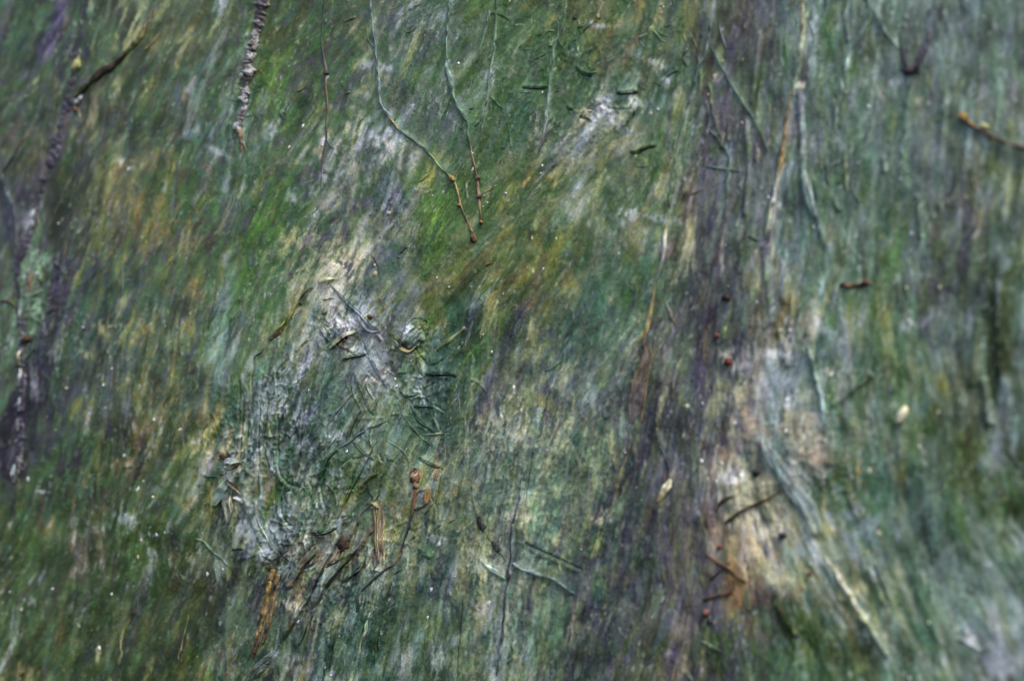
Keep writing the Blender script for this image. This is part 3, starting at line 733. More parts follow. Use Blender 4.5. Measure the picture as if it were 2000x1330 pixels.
# long soft ridges of the right half
for s_, h_, w_ in [('1561,160 1565,270 1572,380 1600,440', 4, 6), ('1457,225 1462,330 1456,430', 4, 5), ('1478,850 1515,910 1560,975 1600,1055', 7, 12),
                   ('1652,20 1657,85', 3, 4), ('1922,735 1928,780 1934,835', 7, 8), ('1706,727 1665,762 1625,795', 5, 8), ('1487,60 1475,150 1465,210', 3, 4),
                   ('1716,176 1703,243 1689,287 1669,331', 3, 4), ('1850,170 1840,300 1835,420', 3, 6), ('1540,420 1530,500 1535,600', 4, 7),
                   ('1490,470 1500,560 1510,640', 3, 6), ('1520,640 1540,720', 4, 8), ('1795,380 1800,470', 3, 5), ('1910,620 1900,760', 4, 10)]:
    ridge(s_, h_, w_)

# ------------------------------------------------------------------ materials
def nodes(m):
    m.use_nodes = True
    nt = m.node_tree
    return nt, nt.nodes['Principled BSDF']

def paint_material(name, rough, bump, spec=.3, var=.38):
    m = bpy.data.materials.new(name)
    nt, b = nodes(m)
    N, Lk = nt.nodes, nt.links
    at = N.new('ShaderNodeAttribute'); at.attribute_name = 'paint'
    tc = N.new('ShaderNodeTexCoord')
    mp = N.new('ShaderNodeMapping'); mp.inputs['Rotation'].default_value = (0, R(20), 0); mp.inputs['Scale'].default_value = (2600, 1800, 1500)
    n1 = N.new('ShaderNodeTexNoise'); n1.inputs['Scale'].default_value = 1.0; n1.inputs['Detail'].default_value = 3; n1.inputs['Roughness'].default_value = .6
    n2 = N.new('ShaderNodeTexNoise'); n2.inputs['Scale'].default_value = 900; n2.inputs['Detail'].default_value = 4
    Lk.new(tc.outputs['Object'], mp.inputs['Vector']); Lk.new(mp.outputs[0], n1.inputs['Vector']); Lk.new(tc.outputs['Object'], n2.inputs['Vector'])
    add = N.new('ShaderNodeMath'); add.operation = 'ADD'; Lk.new(n1.outputs[0], add.inputs[0]); Lk.new(n2.outputs[0], add.inputs[1])
    mr = N.new('ShaderNodeMapRange'); mr.inputs['From Min'].default_value = .7; mr.inputs['From Max'].default_value = 1.3
    mr.inputs['To Min'].default_value = 1 - var; mr.inputs['To Max'].default_value = 1 + var; Lk.new(add.outputs[0], mr.inputs['Value'])
    mul = N.new('ShaderNodeVectorMath'); mul.operation = 'SCALE'
    Lk.new(at.outputs['Color'], mul.inputs[0]); Lk.new(mr.outputs[0], mul.inputs['Scale'])
    Lk.new(mul.outputs[0], b.inputs['Base Color'])
    rr = N.new('ShaderNodeMapRange'); rr.inputs['To Min'].default_value = rough - .18; rr.inputs['To Max'].default_value = rough + .16
    rr.inputs['From Min'].default_value = .3; rr.inputs['From Max'].default_value = .7
    Lk.new(n2.outputs[0], rr.inputs['Value']); Lk.new(rr.outputs[0], b.inputs['Roughness'])
    b.inputs['Specular IOR Level'].default_value = spec
    bp = N.new('ShaderNodeBump'); bp.inputs['Strength'].default_value = bump; bp.inputs['Distance'].default_value = .0003
    Lk.new(add.outputs[0], bp.inputs['Height']); Lk.new(bp.outputs[0], b.inputs['Normal'])
    return m

M_WALL = paint_material('weathered_paint', .42, .5, .38)
M_STEM = paint_material('dry_plant_fibre', .6, .7, .25, .25)
M_FLECK = paint_material('chalky_paint_chip', .6, .4, .3, .12)

def lin(c):
    c = np.clip(c, 0, 1)
    return np.where(c <= .04045, c / 12.92, ((c + .055) / 1.055) ** 2.4)

def sample(A, px, py):
    """bilinear lookup of the canvas at photo pixels (mirrored beyond its edge)"""
    x = cx(px); y = cy(py)
    x = np.abs(x); x = (CW - 2.01) - np.abs((CW - 2.01) - x); x = np.clip(x, 0, CW - 2.01)
    y = np.abs(y); y = (CH - 2.01) - np.abs((CH - 2.01) - y); y = np.clip(y, 0, CH - 2.01)
    xi, yi = x.astype(np.int32), y.astype(np.int32)
    fx, fy = (x - xi), (y - yi)
    if A.ndim == 3:
        fx, fy = fx[..., None], fy[..., None]
    return (A[yi, xi] * (1 - fx) + A[yi, xi + 1] * fx) * (1 - fy) + (A[yi + 1, xi] * (1 - fx) + A[yi + 1, xi + 1] * fx) * fy

def mesh_object(name, verts, faces, cols, mat, parent=None, shade=True):
    me = bpy.data.meshes.new(name)
    verts = np.asarray(verts, np.float32); faces = np.asarray(faces, np.int32)
    nf, k = faces.shape
    me.vertices.add(len(verts)); me.vertices.foreach_set('co', verts.ravel())
    me.loops.add(nf * k); me.loops.foreach_set('vertex_index', faces.ravel())
    me.polygons.add(nf); me.polygons.foreach_set('loop_start', np.arange(0, nf * k, k, dtype=np.int32))
    me.polygons.foreach_set('use_smooth', np.full(nf, shade))
    at = me.color_attributes.new('paint', 'FLOAT_COLOR', 'POINT')
    c4 = np.ones((len(verts), 4), np.float32); c4[:, :3] = lin(np.asarray(cols)) / LIT
    at.data.foreach_set('color', c4.ravel())
    me.update(calc_edges=True); me.validate()
    me.materials.append(mat)
    o = bpy.data.objects.new(name, me)
    COL.objects.link(o)
    if parent is not None:
        o.parent = parent
        o.matrix_parent_inverse = mathutils.Matrix.Translation(parent.location).inverted()
    return o

# ------------------------------------------------------------------ the wall: one real relief, 4 cm thick slab
cs = [to_wall(x, y)[:2] for x in (-170, 2170) for y in (-130, 1460)]
UX0, UX1 = min(c[0] for c in cs), max(c[0] for c in cs)
VZ0, VZ1 = min(c[1] for c in cs), max(c[1] for c in cs)
pxs = np.linspace(-400, 2400, 4000)
dens = 1 / np.interp(pxs, [-400, 0, 450, 1200, 1550, 2000, 2400], [6, 2.9, 1.5, 1.7, 3.4, 5.0, 7.0])
cum = np.cumsum(dens); cum -= cum[0]
ncol = int(cum[-1])
pcol = np.interp(np.arange(ncol), cum, pxs)
ucol = to_wall(pcol, np.full(ncol, 665.0))[0]
ucol = np.concatenate([[UX0], ucol[(ucol > UX0) & (ucol < UX1)], [UX1]])
mpp = float(to_wall(800, 665)[2])
vrow = np.linspace(VZ0, VZ1, int((VZ1 - VZ0) / (mpp * 2.0)))
U, V = np.meshgrid(ucol, vrow)
PX, PY = to_pixel(U, V)
hh = sample(H, PX, PY) * mpp
n_u, n_v = len(ucol), len(vrow)
verts = np.stack([U, -hh, V], -1).reshape(-1, 3)
cols = sample(C, PX, PY).reshape(-1, 3)
idx = np.arange(n_u * n_v).reshape(n_v, n_u)
F = np.stack([idx[:-1, :-1], idx[:-1, 1:], idx[1:, 1:], idx[1:, :-1]], -1).reshape(-1, 4)
rim = np.concatenate([idx[0, :], idx[1:, -1], idx[-1, -2::-1], idx[-2:0:-1, 0]])
back = verts[rim].copy(); back[:, 1] = .04
bi = len(verts) + np.arange(len(rim))
SK = np.stack([rim, bi, np.roll(bi, -1), np.roll(rim, -1)], -1)
cn = [np.where(rim == idx[a, b])[0][0] for a, b in ((0, 0), (0, -1), (-1, -1), (-1, 0))]
BK = np.array([[bi[c] for c in cn]])
wall = mesh_object('painted_wall', np.vstack([verts, back]), np.vstack([F, SK, BK[:, ::-1]]), np.vstack([cols, cols[rim]]), M_WALL)
wall['category'] = 'wall'
wall['label'] = 'green and grey brush-streaked painted wall with torn skin, filling the whole picture'

# the wall goes on beyond the picture: the same paint, coarser
u2 = np.linspace(UX0 - .9, UX1 + .9, 260); v2 = np.linspace(VZ0 - .7, VZ1 + .7, 220)
U2, V2 = np.meshgrid(u2, v2)
fold_ = lambda a, lo, hi: lo + np.abs((a - lo + (hi - lo)) % (2 * (hi - lo)) - (hi - lo))
PX2, PY2 = to_pixel(fold_(U2, UX0 + .01, UX1 - .01), fold_(V2, VZ0 + .01, VZ1 - .01))
i2 = np.arange(260 * 220).reshape(220, 260)
f2 = np.stack([i2[:-1, :-1], i2[:-1, 1:], i2[1:, 1:], i2[1:, :-1]], -1).reshape(-1, 4)
mesh_object('wall_surround', np.stack([U2, .008 - sample(H, PX2, PY2) * mpp, V2], -1).reshape(-1, 3), f2, sample(C, PX2, PY2).reshape(-1, 3), M_WALL, wall)

# ------------------------------------------------------------------ builders for what sticks to the wall
Hs = H.copy()
for _ in range(2):
    Hs = (Hs + np.roll(Hs, 2, 0) + np.roll(Hs, -2, 0) + np.roll(Hs, 2, 1) + np.roll(Hs, -2, 1)) / 5

def W3(px, py, lift):
    """photo pixel on the wall + height above the bare wall in local pixels -> 3-D"""
    x, z, m = to_wall(px, py)
    return np.stack([x, -np.asarray(lift) * m, z], -1)

def colramp(s, t, px, py):
    """colour stops along a thing; '.' mixes in the paint around it"""
    st = s.split()
    loc = sample(C, px, py)
    arr = []
    for c in st:
        k = c.count('.'); d = c.replace('.', '')
        arr.append(loc if not d else (pc(d)[None] * (1 - .25 * k) + loc * .25 * k))
    arr = np.array([np.broadcast_to(a, loc.shape) for a in arr])
    if len(arr) == 1:
        return arr[0].copy()
    tt = np.clip(t, 0, 1) * (len(arr) - 1)
    i = np.clip(tt.astype(int), 0, len(arr) - 2); f = (tt - i)[:, None]
    r = np.arange(len(t))
    return arr[i, r] * (1 - f) + arr[i + 1, r] * f

def wob(n, k, amp):
    a = np.interp(np.linspace(0, 1, n), np.linspace(0, 1, max(k, 2)), RNG.normal(0, 1, max(k, 2)))
    return a * amp

def tube(name, path, w, col, parent=None, lift=.35, rough=.12, sides=9, mat=None, bend=.35, flat=.85, tip=.35, step=2.2, mott=.14, crust=None):
    p = pts(path) if isinstance(path, str) else np.asarray(path)
    c, t = resample(smooth(p, 6), step)
    n = len(c)
    tan = np.gradient(c, axis=0); tan /= np.maximum(np.hypot(tan[:, 0], tan[:, 1]), 1e-6)[:, None]
    nor = np.stack([-tan[:, 1], tan[:, 0]], 1)
    c = c + nor * wob(n, n // 6 + 2, bend)[:, None]
    ws = .37 * np.interp(t, np.linspace(0, 1, len(w)), w) if hasattr(w, '__len__') else np.full(n, w * .37)
    r = ws * (1 + wob(n, n // 7 + 2, rough * 1.2))
    e = np.minimum(np.arange(n), np.arange(n)[::-1]) / 1.6
    r = r * np.clip(tip + e * (1 - tip), 0, 1)
    zc = sample(Hs, c[:, 0], c[:, 1])
    k = np.ones(9) / 9
    if n > 12:
        zc = np.convolve(np.pad(zc, 4, mode='edge'), k, 'valid')
    lf = np.interp(t, np.linspace(0, 1, len(lift)), lift) if hasattr(lift, '__len__') else lift
    zc = zc + ws * lf
    th = np.linspace(0, 2 * math.pi, sides, endpoint=False)
    rj = r[:, None] * (1 + RNG.normal(0, rough * .18, (n, sides)))
    if crust:
        cn_ = norm(resize(RNG.random((n // 2 + 2, sides // 2)), n, sides) + .7 * resize(RNG.random((n // 5 + 2, 3)), n, sides) + .4 * RNG.random((n, sides)))
        rj = rj * (1 + .16 * cn_)
    ox = rj * np.cos(th)[None]; oz = rj * np.sin(th)[None] * flat
    px = c[:, 0][:, None] + nor[:, 0][:, None] * ox; py = c[:, 1][:, None] + nor[:, 1][:, None] * ox
    v = W3(px.ravel(), py.ravel(), (zc[:, None] + oz).ravel())
    cc = colramp(col, t, c[:, 0], c[:, 1])
    m = 1 + wob(n, n // 4 + 2, mott * .45)[:, None] + resize(RNG.normal(0, mott * 1.1, (max(n // 5, 3), sides)), n, sides) + RNG.normal(0, mott * .4, (n, sides))
    cols = np.clip(cc[:, None] * m[..., None], .02, .95).reshape(-1, 3)
    if crust:
        pal_ = np.array([pc(q) for q in crust.split()])
        ci_ = np.clip(((cn_ + RNG.normal(0, .25, cn_.shape)) * .27 + .5) * len(pal_), 0, len(pal_) - 1).astype(int)
        cols = np.clip(.25 * cols + .75 * pal_[ci_].reshape(-1, 3) * (1 + RNG.normal(0, .08, (n * sides, 1))), .02, .95)
    i = np.arange(n * sides).reshape(n, sides); j = np.roll(i, -1, 1)
    Fq = np.stack([i[:-1], i[1:], j[1:], j[:-1]], -1).reshape(-1, 4)
    ends = []
    v = np.vstack([v, v[i[0]].mean(0), v[i[-1]].mean(0)]); cols = np.vstack([cols, cols[i[0]].mean(0), cols[i[-1]].mean(0)])
    a, b = n * sides, n * sides + 1
    for q in range(0, sides - 1, 2):
        ends.append([a, i[0, q], i[0, q + 1], i[0, (q + 2) % sides]]); ends.append([b, i[-1, (q + 2) % sides], i[-1, q + 1], i[-1, q]])
    return mesh_object(name, v, np.vstack([Fq, ends]), cols, mat or M_STEM, parent)

def blade(name, path, w, col, parent=None, h=(1, 4, 2), curl=.5, fold=.35, mat=None, nx=9, thick=.9, crink=.5, mott=.12, step=2.0, off=.35):
    """a leaf, strip or lifted skin: width w across the path, lifted to h along it, edges curled up, real thickness"""
    p = pts(path) if isinstance(path, str) else np.asarray(path)
    c, t = resample(smooth(p, 6), step)
    n = len(c)
    tan = np.gradient(c, axis=0); tan /= np.maximum(np.hypot(tan[:, 0], tan[:, 1]), 1e-6)[:, None]
    nor = np.stack([-tan[:, 1], tan[:, 0]], 1)
    ws = np.interp(t, np.linspace(0, 1, len(w)), w) / 2
    ws = ws * (1 + wob(n, n // 4 + 2, .08))
    hs = np.interp(t, np.linspace(0, 1, len(h)), h) + wob(n, n // 4 + 2, crink)
    s = np.linspace(-1, 1, nx)
    ox = ws[:, None] * s[None] * (1 + RNG.normal(0, .03, (n, nx)))
    px = c[:, 0][:, None] + nor[:, 0][:, None] * ox; py = c[:, 1][:, None] + nor[:, 1][:, None] * ox
    z0 = sample(Hs, c[:, 0], c[:, 1])
    prof = curl * np.abs(s) ** 2 + fold * (1 - np.abs(s)) if not hasattr(curl, '__len__') else np.interp(s, np.linspace(-1, 1, len(curl)), curl)
    z = z0[:, None] + hs[:, None] * (off + prof[None]) + RNG.normal(0, crink * .25, (n, nx))
    top = W3(px.ravel(), py.ravel(), z.ravel()); bot = W3(px.ravel(), py.ravel(), (z - thick).ravel())
    cc = colramp(col, np.repeat(t, nx), px.ravel(), py.ravel())
    cols = np.clip(cc * (1 + RNG.normal(0, mott * .5, (n * nx, 1)) + resize(RNG.normal(0, mott * 1.3, (max(n // 6, 3), nx)), n, nx).reshape(-1, 1)), .02, .95)
    i = np.arange(n * nx).reshape(n, nx); b = i + n * nx
    Fq = [np.stack([i[:-1, :-1], i[1:, :-1], i[1:, 1:], i[:-1, 1:]], -1).reshape(-1, 4),
          np.stack([b[:-1, :-1], b[:-1, 1:], b[1:, 1:], b[1:, :-1]], -1).reshape(-1, 4)]
    rimv = np.concatenate([i[0, :], i[1:, -1], i[-1, -2::-1], i[-2:0:-1, 0]])
    rb = rimv + n * nx
    Fq.append(np.stack([rimv, np.roll(rimv, -1), np.roll(rb, -1), rb], -1))
    return mesh_object(name, np.vstack([top, bot]), np.vstack(Fq), np.vstack([cols, cols * .9]), mat or M_STEM, parent)

def blob(name, x, y, rx, ry, ang, col, parent=None, hz=.7, lift=.35, rough=.12, mat=None, nu=14, nv=9, ribs=0, mott=.15):
    a = R(ang)
    th = np.linspace(0, 2 * math.pi, nu, endpoint=False); ph = np.linspace(0, math.pi, nv)
    T_, P_ = np.meshgrid(th, ph)
    k = 1 + RNG.normal(0, rough, T_.shape); k[0] = k[0].mean(); k[-1] = k[-1].mean()
    if ribs:
        k = k * (1 + .12 * np.cos(T_ * ribs))
    lx = np.cos(P_) * rx * k; ly = np.sin(P_) * np.cos(T_) * ry * k; lz = np.sin(P_) * np.sin(T_) * ry * hz * k
    px = x + lx * math.cos(a) + ly * math.sin(a); py = y - lx * math.sin(a) + ly * math.cos(a)
    z0 = float(sample(Hs, np.array([x]), np.array([y]))[0]) + ry * lift
    v = W3(px.ravel(), py.ravel(), (z0 + lz).ravel())
    cc = colramp(col, ((1 - np.cos(P_)) / 2).ravel(), px.ravel(), py.ravel())
    cols = np.clip(cc * (1 + RNG.normal(0, mott, (len(v), 1))), .02, .95)
    i = np.arange(nv * nu).reshape(nv, nu); j = np.roll(i, -1, 1)
    return mesh_object(name, v, np.stack([i[:-1], j[:-1], j[1:], i[1:]], -1).reshape(-1, 4), cols, mat or M_STEM, parent)

def thing(name, label, cat, at, group=None):
    o = bpy.data.objects.new(name, None)
    COL.objects.link(o)
    o.empty_display_size = .01
    p = W3(at[0], at[1], 0.0)
    o.location = [float(q) for q in p]
    o['label'] = label; o['category'] = cat
    if group:
        o['group'] = group
    return o

def single(o, label, cat, group=None):
    o['label'] = label; o['category'] = cat
    if group:
        o['group'] = group
    return o

G_STEM = 'thin plant stems stuck to the painted wall'
G_TWIG = 'short dark twigs on the pale patch'

# ---- long stems
t = thing('plant_stem', 'long blue-green coated stem bending right, bare tan end with a brown bud', 'plant stem', (729, 0), G_STEM)
tube('coated_stalk', '724,-60 729,0 732,68 735,95 738,135 743,189 750,210 764,230 781,254 804,271 831,291 852,315 872,337 886,349', [4, 5, 6, 8, 8, 7, 6], 's.. tl.. tl.. l.. tl. t.. ty.', t, .1, .28, flat=.6, bend=.8, mott=.25)
tube('bare_tip', '885,347 894,372 902,402 911,423 919,442 925,456', [6, 5.5, 5], 'hc hq nq h', t, .7, .2, mott=.25)
blob('bud', 927, 464, 9, 5.5, -80, 'nh nu n', t, .7, .6, .28, mott=.3)
blob('knot', 886, 350, 7, 5, -40, 'hy h', t, .9, .6)
blob('knot', 899, 402, 4, 3.4, 20, 'h n', t, .9, .6)
tube('bare_patch', '762,230 772,241 783,256', [4, 5, 4], 'uh uc h', t, 1.2)
tube('side_shoot', '733,95 722,80 716,62', [3, 2.5, 2], 'tl. r.', t, .4)
tube('side_shoot', '770,238 773,230 774,223', [3, 2.5, 2], 'T. T', t, .4)
t = thing('plant_stem', 'teal coated stem right of the long bending stem, ending in a thin brown tip', 'plant stem', (884, 0), G_STEM)
tube('coated_stalk', '886,-60 884,0 880,44 875,78 876,112 875,135 882,152 887,179 894,203 906,223 918,244 919,271 923,298', [5, 6, 6, 7, 9, 9, 7, 5], 's.. tl.. t.. tl. tl.. t.. t. n.', t, .1, .28, flat=.6, bend=.8, mott=.25)
tube('bare_tip', '922,295 928,325 933,348 936,382 939,413 941,432', [4.5, 5, 5, 4.5], 'q n q hq n', t, .6, .2, mott=.25)
blob('knot', 935, 348, 5, 4, 30, 'n q', t, .9, .5)
blob('knot', 937, 384, 6, 4.5, 30, 'n q', t, .9, .5)
blob('bud', 941, 435, 4, 3.6, 60, 'u n', t, .9, .6)
tube('side_shoot', '937,383 950,375 961,368 964,360', [3, 2.5, 2], 'n o.', t, .4)
t = thing('plant_stem', 'hair-thin dark upright stem at the top, left of the two coated hanging stems', 'plant stem', (634, 0), G_STEM)
tube('stalk', '635,-60 634,0 632,44 631,88 635,118 639,144 637,169 639,210 637,237 639,271 634,304 630,342 630,372', [4, 5, 5, 5, 4.5, 4, 4, 3], 'S. S S. sP. q n.h P n. r.', t, .55)
blob('knot', 639, 144, 5, 4, 10, 'P S', t, .9, .4)
tube('side_shoot', '639,272 646,284 654,291', [3.5, 3, 2], 'T. t.', t, .4)
for lab, path, w, col in STEMS:
    o = tube('plant_stem', path, w, ' '.join(c + '.' if c != '.' else c for c in col.split()), None, .08, .24, flat=.55, bend=.8, mott=.24)
    single(o, lab, 'plant stem', G_STEM)

# ---- thick crusted stem, top left of centre
t = thing('crusted_stem', 'thick knobbly stem crusted with white and brown paint, hanging from the top edge', 'plant stem', (510, 0))
tube('stalk', '515,-60 511,0 507,30 500,66', [30, 30, 28, 24], 'p pw. Pn. p', t, .05, .12, 18, mott=.3, flat=.5, step=1.5, crust='P P n p pq p w')
tube('stalk', '502,58 495,90 486,120 488,140 481,160 480,180 475,200 477,216 471,232 469,256', [20, 22, 24, 22, 25, 20, 21, 16, 17, 10], 'n w', t, .05, .2, 18, mott=.4, flat=.6, step=1.4, bend=1.6, crust='k n nP p q ls w we w')
tube('bare_tip', '468,244 470,256 474,270 476,282 474,292 472,300', [10, 14, 11, 10, 8, 4], 'w. hq n. q. c.', t, .1, .3, mott=.3, crust='n n q hq q w')
tube('bare_tip', '478,276 483,288 486,300', [3, 5, 3], 'c. q. c.', t, .2, .3)
for (x, y, r_, c_) in [(492, 112, 8, 'w.'), (476, 150, 7, 'we.'), (494, 146, 7, 'yc.'), (467, 248, 8, 'w.'), (483, 200, 6, 'w.'), (504, 85, 6, 'w.')]:
    blade('crust', [(x - r_ * .7, y + r_ * .8), (x + random.uniform(-2, 2), y), (x + r_ * .6, y - r_ * .8)], [3, r_ * 1.3, r_ * 1.1, 2], c_, t, (6, 9, 7), .3, .5, crink=1.2, mott=.25)
tube('thread', '478,176 466,172 452,180', [2.5, 2, 1.5], 'e c.', t, .5)
tube('thread', '481,230 494,227 503,230', [3, 2, 1.5], 'T G.', t, .4)

# ---- the branching purple stem at left
t = thing('branching_stem', 'long purple branching stem down the left side, pale paint scraped along it', 'branch', (142, 149))
tube('main_stalk', '157,95 148,120 142,149 135,183 126,210 118,233 108,280 105,301 96,325 88,345 80,368 74,389 63,440 51,477 40,510 37,575 41,629 46,660 41,697 41,765 37,812 40,890 28,941', [10, 16, 18, 20, 20, 20, 18, 17, 18, 20, 18, 16, 16, 16, 15, 15, 17, 18, 16, 16, 13, 8],
     'c. c. pn P p pP p P pP q pw p Ps pS s. m. pw wp. w. p P pP c c.', t, -.15, .26, 14, mott=.35, flat=.4, bend=1.6, step=1.6, crust='Pk P P P Pn p P ps pw')
for (x, y, r_) in [(66, 425, 10), (62, 445, 9), (41, 700, 9), (40, 735, 9), (39, 790, 8), (37, 830, 8), (30, 925, 11), (45, 610, 8)]:
    blade('paint_scrape', [(x - r_ * .15, y + r_ * 1.6), (x, y), (x + r_ * .2, y - r_ * 1.6)], [3, r_ * .8, 3], random.choice(['w. l.', 'wp. w.', 'c. e.']), t, (2, 5, 3), .2, .5, off=.9, crink=.8, mott=.3)
tube('side_branch', '304,17 290,45 275,75 260,91 240,112 220,132 205,138 190,150 176,162 160,178 145,193', [8, 9, 9, 10, 10, 14, 13, 14, 15, 14, 12], 'q. qp. n. yc. o. nk nk kn on. O Oc', t, .25, .25, 11, mott=.35)
tube('stub', '144,192 147,205 151,218 155,230', [12, 12, 9, 5], 'w. eh. q. c.', t, .2, .3, 10, mott=.3)
blob('crust', 152, 196, 12, 6, 60, 'w w.', t, .4, .3, .3)
blob('crust', 147, 214, 4, 4, 60, 'qR', t, .6, .8, .3)
blob('knot', 54, 663, 11, 7, 30, 'n nR. n.', t, .45, .15, .3, mott=.3)
blob('paint_crust', 150, 128, 12, 8, 60, 'cy c', t, .35, .35, .25)
tube('side_branch', '0,590 14,588 27,592 38,604', [6, 7, 7, 5], 'k. n o. k.', t, .4)

o = blade('paint_strap', '1478,842 1500,880 1530,925 1551,958 1575,988 1591,1022 1598,1045', [14, 22, 26, 30, 30, 18], 'wl.. l.. ls.. lw.. l.. l...', None, (0, .7, 1, .8, 0), .1, .9, mat=M_WALL, off=-.1, crink=.3, mott=.06)
single(o, 'blue-grey painted strap above the thick cream stalk', 'strap')

# ---- bark strip, purple fork, fibrous stalks
t = thing('bark_strip', 'tan strip of bark with a dark split, widening downward on the purple trunk', 'bark', (1279, 560))
blade('strip', '1262,668 1267,690 1262,712 1254,735 1246,765 1238,795 1232,828', [5, 20, 26, 28, 28, 26, 12], 'n. q.. hn.. q.. qp. pq. p..', t, (1, 4, 4, 3, 1), .55, .15)
tube('upper_fibre', '1306,430 1301,450 1298,491 1288,531 1279,560 1270,610 1261,659 1256,680', [6, 8, 8, 7, 8, 9, 9, 5], 'h. eW. w. s. h. hc hc n.', t, .4)
tube('edge_fibre', '1278,660 1274,700 1266,745 1257,790 1250,825', [4, 5, 5, 4], 'P hy. h. q.', t, .5)
t = thing('forked_twig', 'dark purple forked twig pressed in the paint at upper right', 'twig', (1784, 142))
tube('twig_arm', '1846,-10 1840,14 1828,40 1818,64 1808,92 1798,115 1790,138', [9, 10, 11, 12, 13, 14], 'r. p. pl. p. pP P', t, .3)
tube('twig_arm', '1757,60 1760,85 1764,110 1772,135', [5, 6, 9, 10], 'T. T. P P', t, .3)
blob('node', 1780, 138, 15, 10, 8, 'P. Pn P.', t, .35, .1, .3, mott=.3)
t = thing('fibrous_stalk', 'flared tan fibrous stalk standing in the middle of the lower folds', 'plant stem', (742, 1110))
blade('stalk', '733,986 738,1000 740,1024 742,1060 745,1096 740,1116', [26, 22, 19, 16, 14, 18], 'q.. qh. c.. q. qh.. c...', t, (2, 3, 3, 2, 1), .2, .5, crink=.8)
for k in range(9):
    a = -16 + k * 4.0 + random.uniform(-1, 1)
    tube('fibre', [(738 + a * .75, 982 + random.uniform(-4, 6)), (739 + a * .55, 1010), (741 + a * .45, 1050), (743 + a * .45, 1080 + random.uniform(-10, 20))],
         [2, 3, 3, 2], random.choice(['h.. q. n.', 'p. q. P.', 'c. hc. q.', 'n. n. n.']), t, 2.2, sides=6)
blade('petal', '725,984 731,984 739,993', [4, 9, 5], 'n. c. q', t, (6, 8, 4), .3, .6)

# ---- seed heads and pods
t = thing('dried_flower', 'orange-brown dried seed head on a thin curving brown stalk', 'dried flower', (813, 955))
blob('head', 814, 930, 13, 9.5, 82, 'n q uq n', t, .42, .3, .22, ribs=7, mott=.3)
for k in range(9):
    a = R(20 + k * 17)
    tube('bristle', [(814 + 3 * math.cos(a), 926 - 3 * math.sin(a)), (814 + 9 * math.cos(a), 925 - 10 * math.sin(a)), (814 + 11 * math.cos(a), 924 - 13 * math.sin(a))], [3, 3, 1.6], random.choice(['n q', 'u n', 'qR n', 'k h']), t, 2.0, sides=6)
blob('calyx', 814, 948, 8, 5, 90, 'n q n', t, .8, .6)
tube('stalk', '814,950 813,959 811,975 808,993 802,1015 796,1036 786,1070 772,1099 755,1111 733,1130 709,1154', [6, 8, 6, 5, 5, 4, 4, 5, 6, 6, 4], 'nR qR n P. k. P h. kn. S. SP S.', t, .6)
tube('side_shoot', '810,993 818,996 826,990 835,986', [3, 3, 4, 3], 'P. k. T k.', t, .6)
tube('root_end', '709,1154 703,1166 704,1180 700,1196', [5, 7, 7, 5], 'S. Pn S S.', t, .4)
t = thing('dried_flower', 'dark reddish-brown tufted seed head above the deep folds', 'dried flower', (671, 1062))
blob('head', 672, 1060, 13, 11, 60, 'nP n nP', t, .35, .1, .3, mott=.35)
for k in range(26):
    a = R(k * 14 + random.uniform(-8, 8)); r_ = random.uniform(8, 14)
    tube('bristle', [(672 + 4 * math.cos(a), 1060 - 4 * math.sin(a)), (672 + r_ * math.cos(a), 1060 - r_ * math.sin(a))], [2.4, 1.4], random.choice(['n', 'nR', 'P', 'q']), t, 3.0, sides=5)
tube('stalk', '664,1072 656,1083 648,1094 640,1102', [8, 9, 9, 6], 'qR qc q. n.', t, .4)
tube('stalk', '672,1085 660,1096 648,1102 636,1108', [3, 4, 4, 3], 'P s. P P.', t, .6)
for lab, x, y, rx, ry, an in [('larger and upper of two blackish pods at bottom centre', 941.5, 1022, 14, 8.5, -70), ('smaller lower blackish pod on the same thread', 969, 1067, 12, 6, -60)]:
    pod = thing('seed_pod', lab, 'seed pod', (x, y), 'dark pods on a thread')
    blob('husk', x, y, rx, ry, an, 'S Sk. kP', pod, .45, .15, .16, ribs=5, mott=.3)
    tube('thread', '947,1034 950,1037 956,1048 963,1058' if x < 950 else '975,1078 979,1081 984,1088 989,1096', [3.5, 3, 3], 'y. o o.', pod, .5)
tube('thread', '936,1009 932,1000 928,985 925,966', [2.5, 3, 2], 'o. y. o.', bpy.data.objects['seed_pod'], .5)

# ---- pair of cut straws and the blade over their foot
t = thing('straw', 'thicker ochre cut straw at bottom left, the left one of the pair', 'straw', (536, 1114), 'cut straws')
tube('stalk', '530,1134 524,1168 517,1202 510,1232 503,1262 496,1283', [13, 14, 13, 13, 11], 'hn h nh hn n n', t, .5, .05, mott=.35, tip=.9)
tube('cut_end', '538,1112 535,1122 531,1133', [13, 13, 13], 'hu h', t, .52, .03, tip=.95, bend=.1)
t = thing('straw', 'darker thinner cut straw, right of the ochre one', 'straw', (546, 1125), 'cut straws')
tube('stalk', '541,1142 538,1164 532,1192 527,1218 521,1238 514,1256', [11, 12, 11, 11, 8], 'n hn n hn n. n', t, .45, .05, mott=.35, tip=.9)
tube('cut_end', '547,1121 544,1132 541,1142', [11, 11, 11], 'hq hn', t, .47, .03, tip=.95, bend=.1)
tube('binding_thread', '523,1133 532,1135 541,1136 549,1133', [2.5, 3, 2.5], 'P S', t, 3.2, sides=6)
o = blade('dark_leaf', '547,1258 540,1272 528,1286 514,1300 500,1315 485,1330 474,1345', [4, 12, 19, 20, 16, 9, 3], 'S.. s.. sp.. s.. S.. T.. S.', None, (.5, 3, 4.5, 3.5, 1), (-.1, .4, .8, 1.0, .9), .15, off=.1, mott=.25)
single(o, 'dark grey-purple leaf blade lying over the foot of the straws', 'leaf')

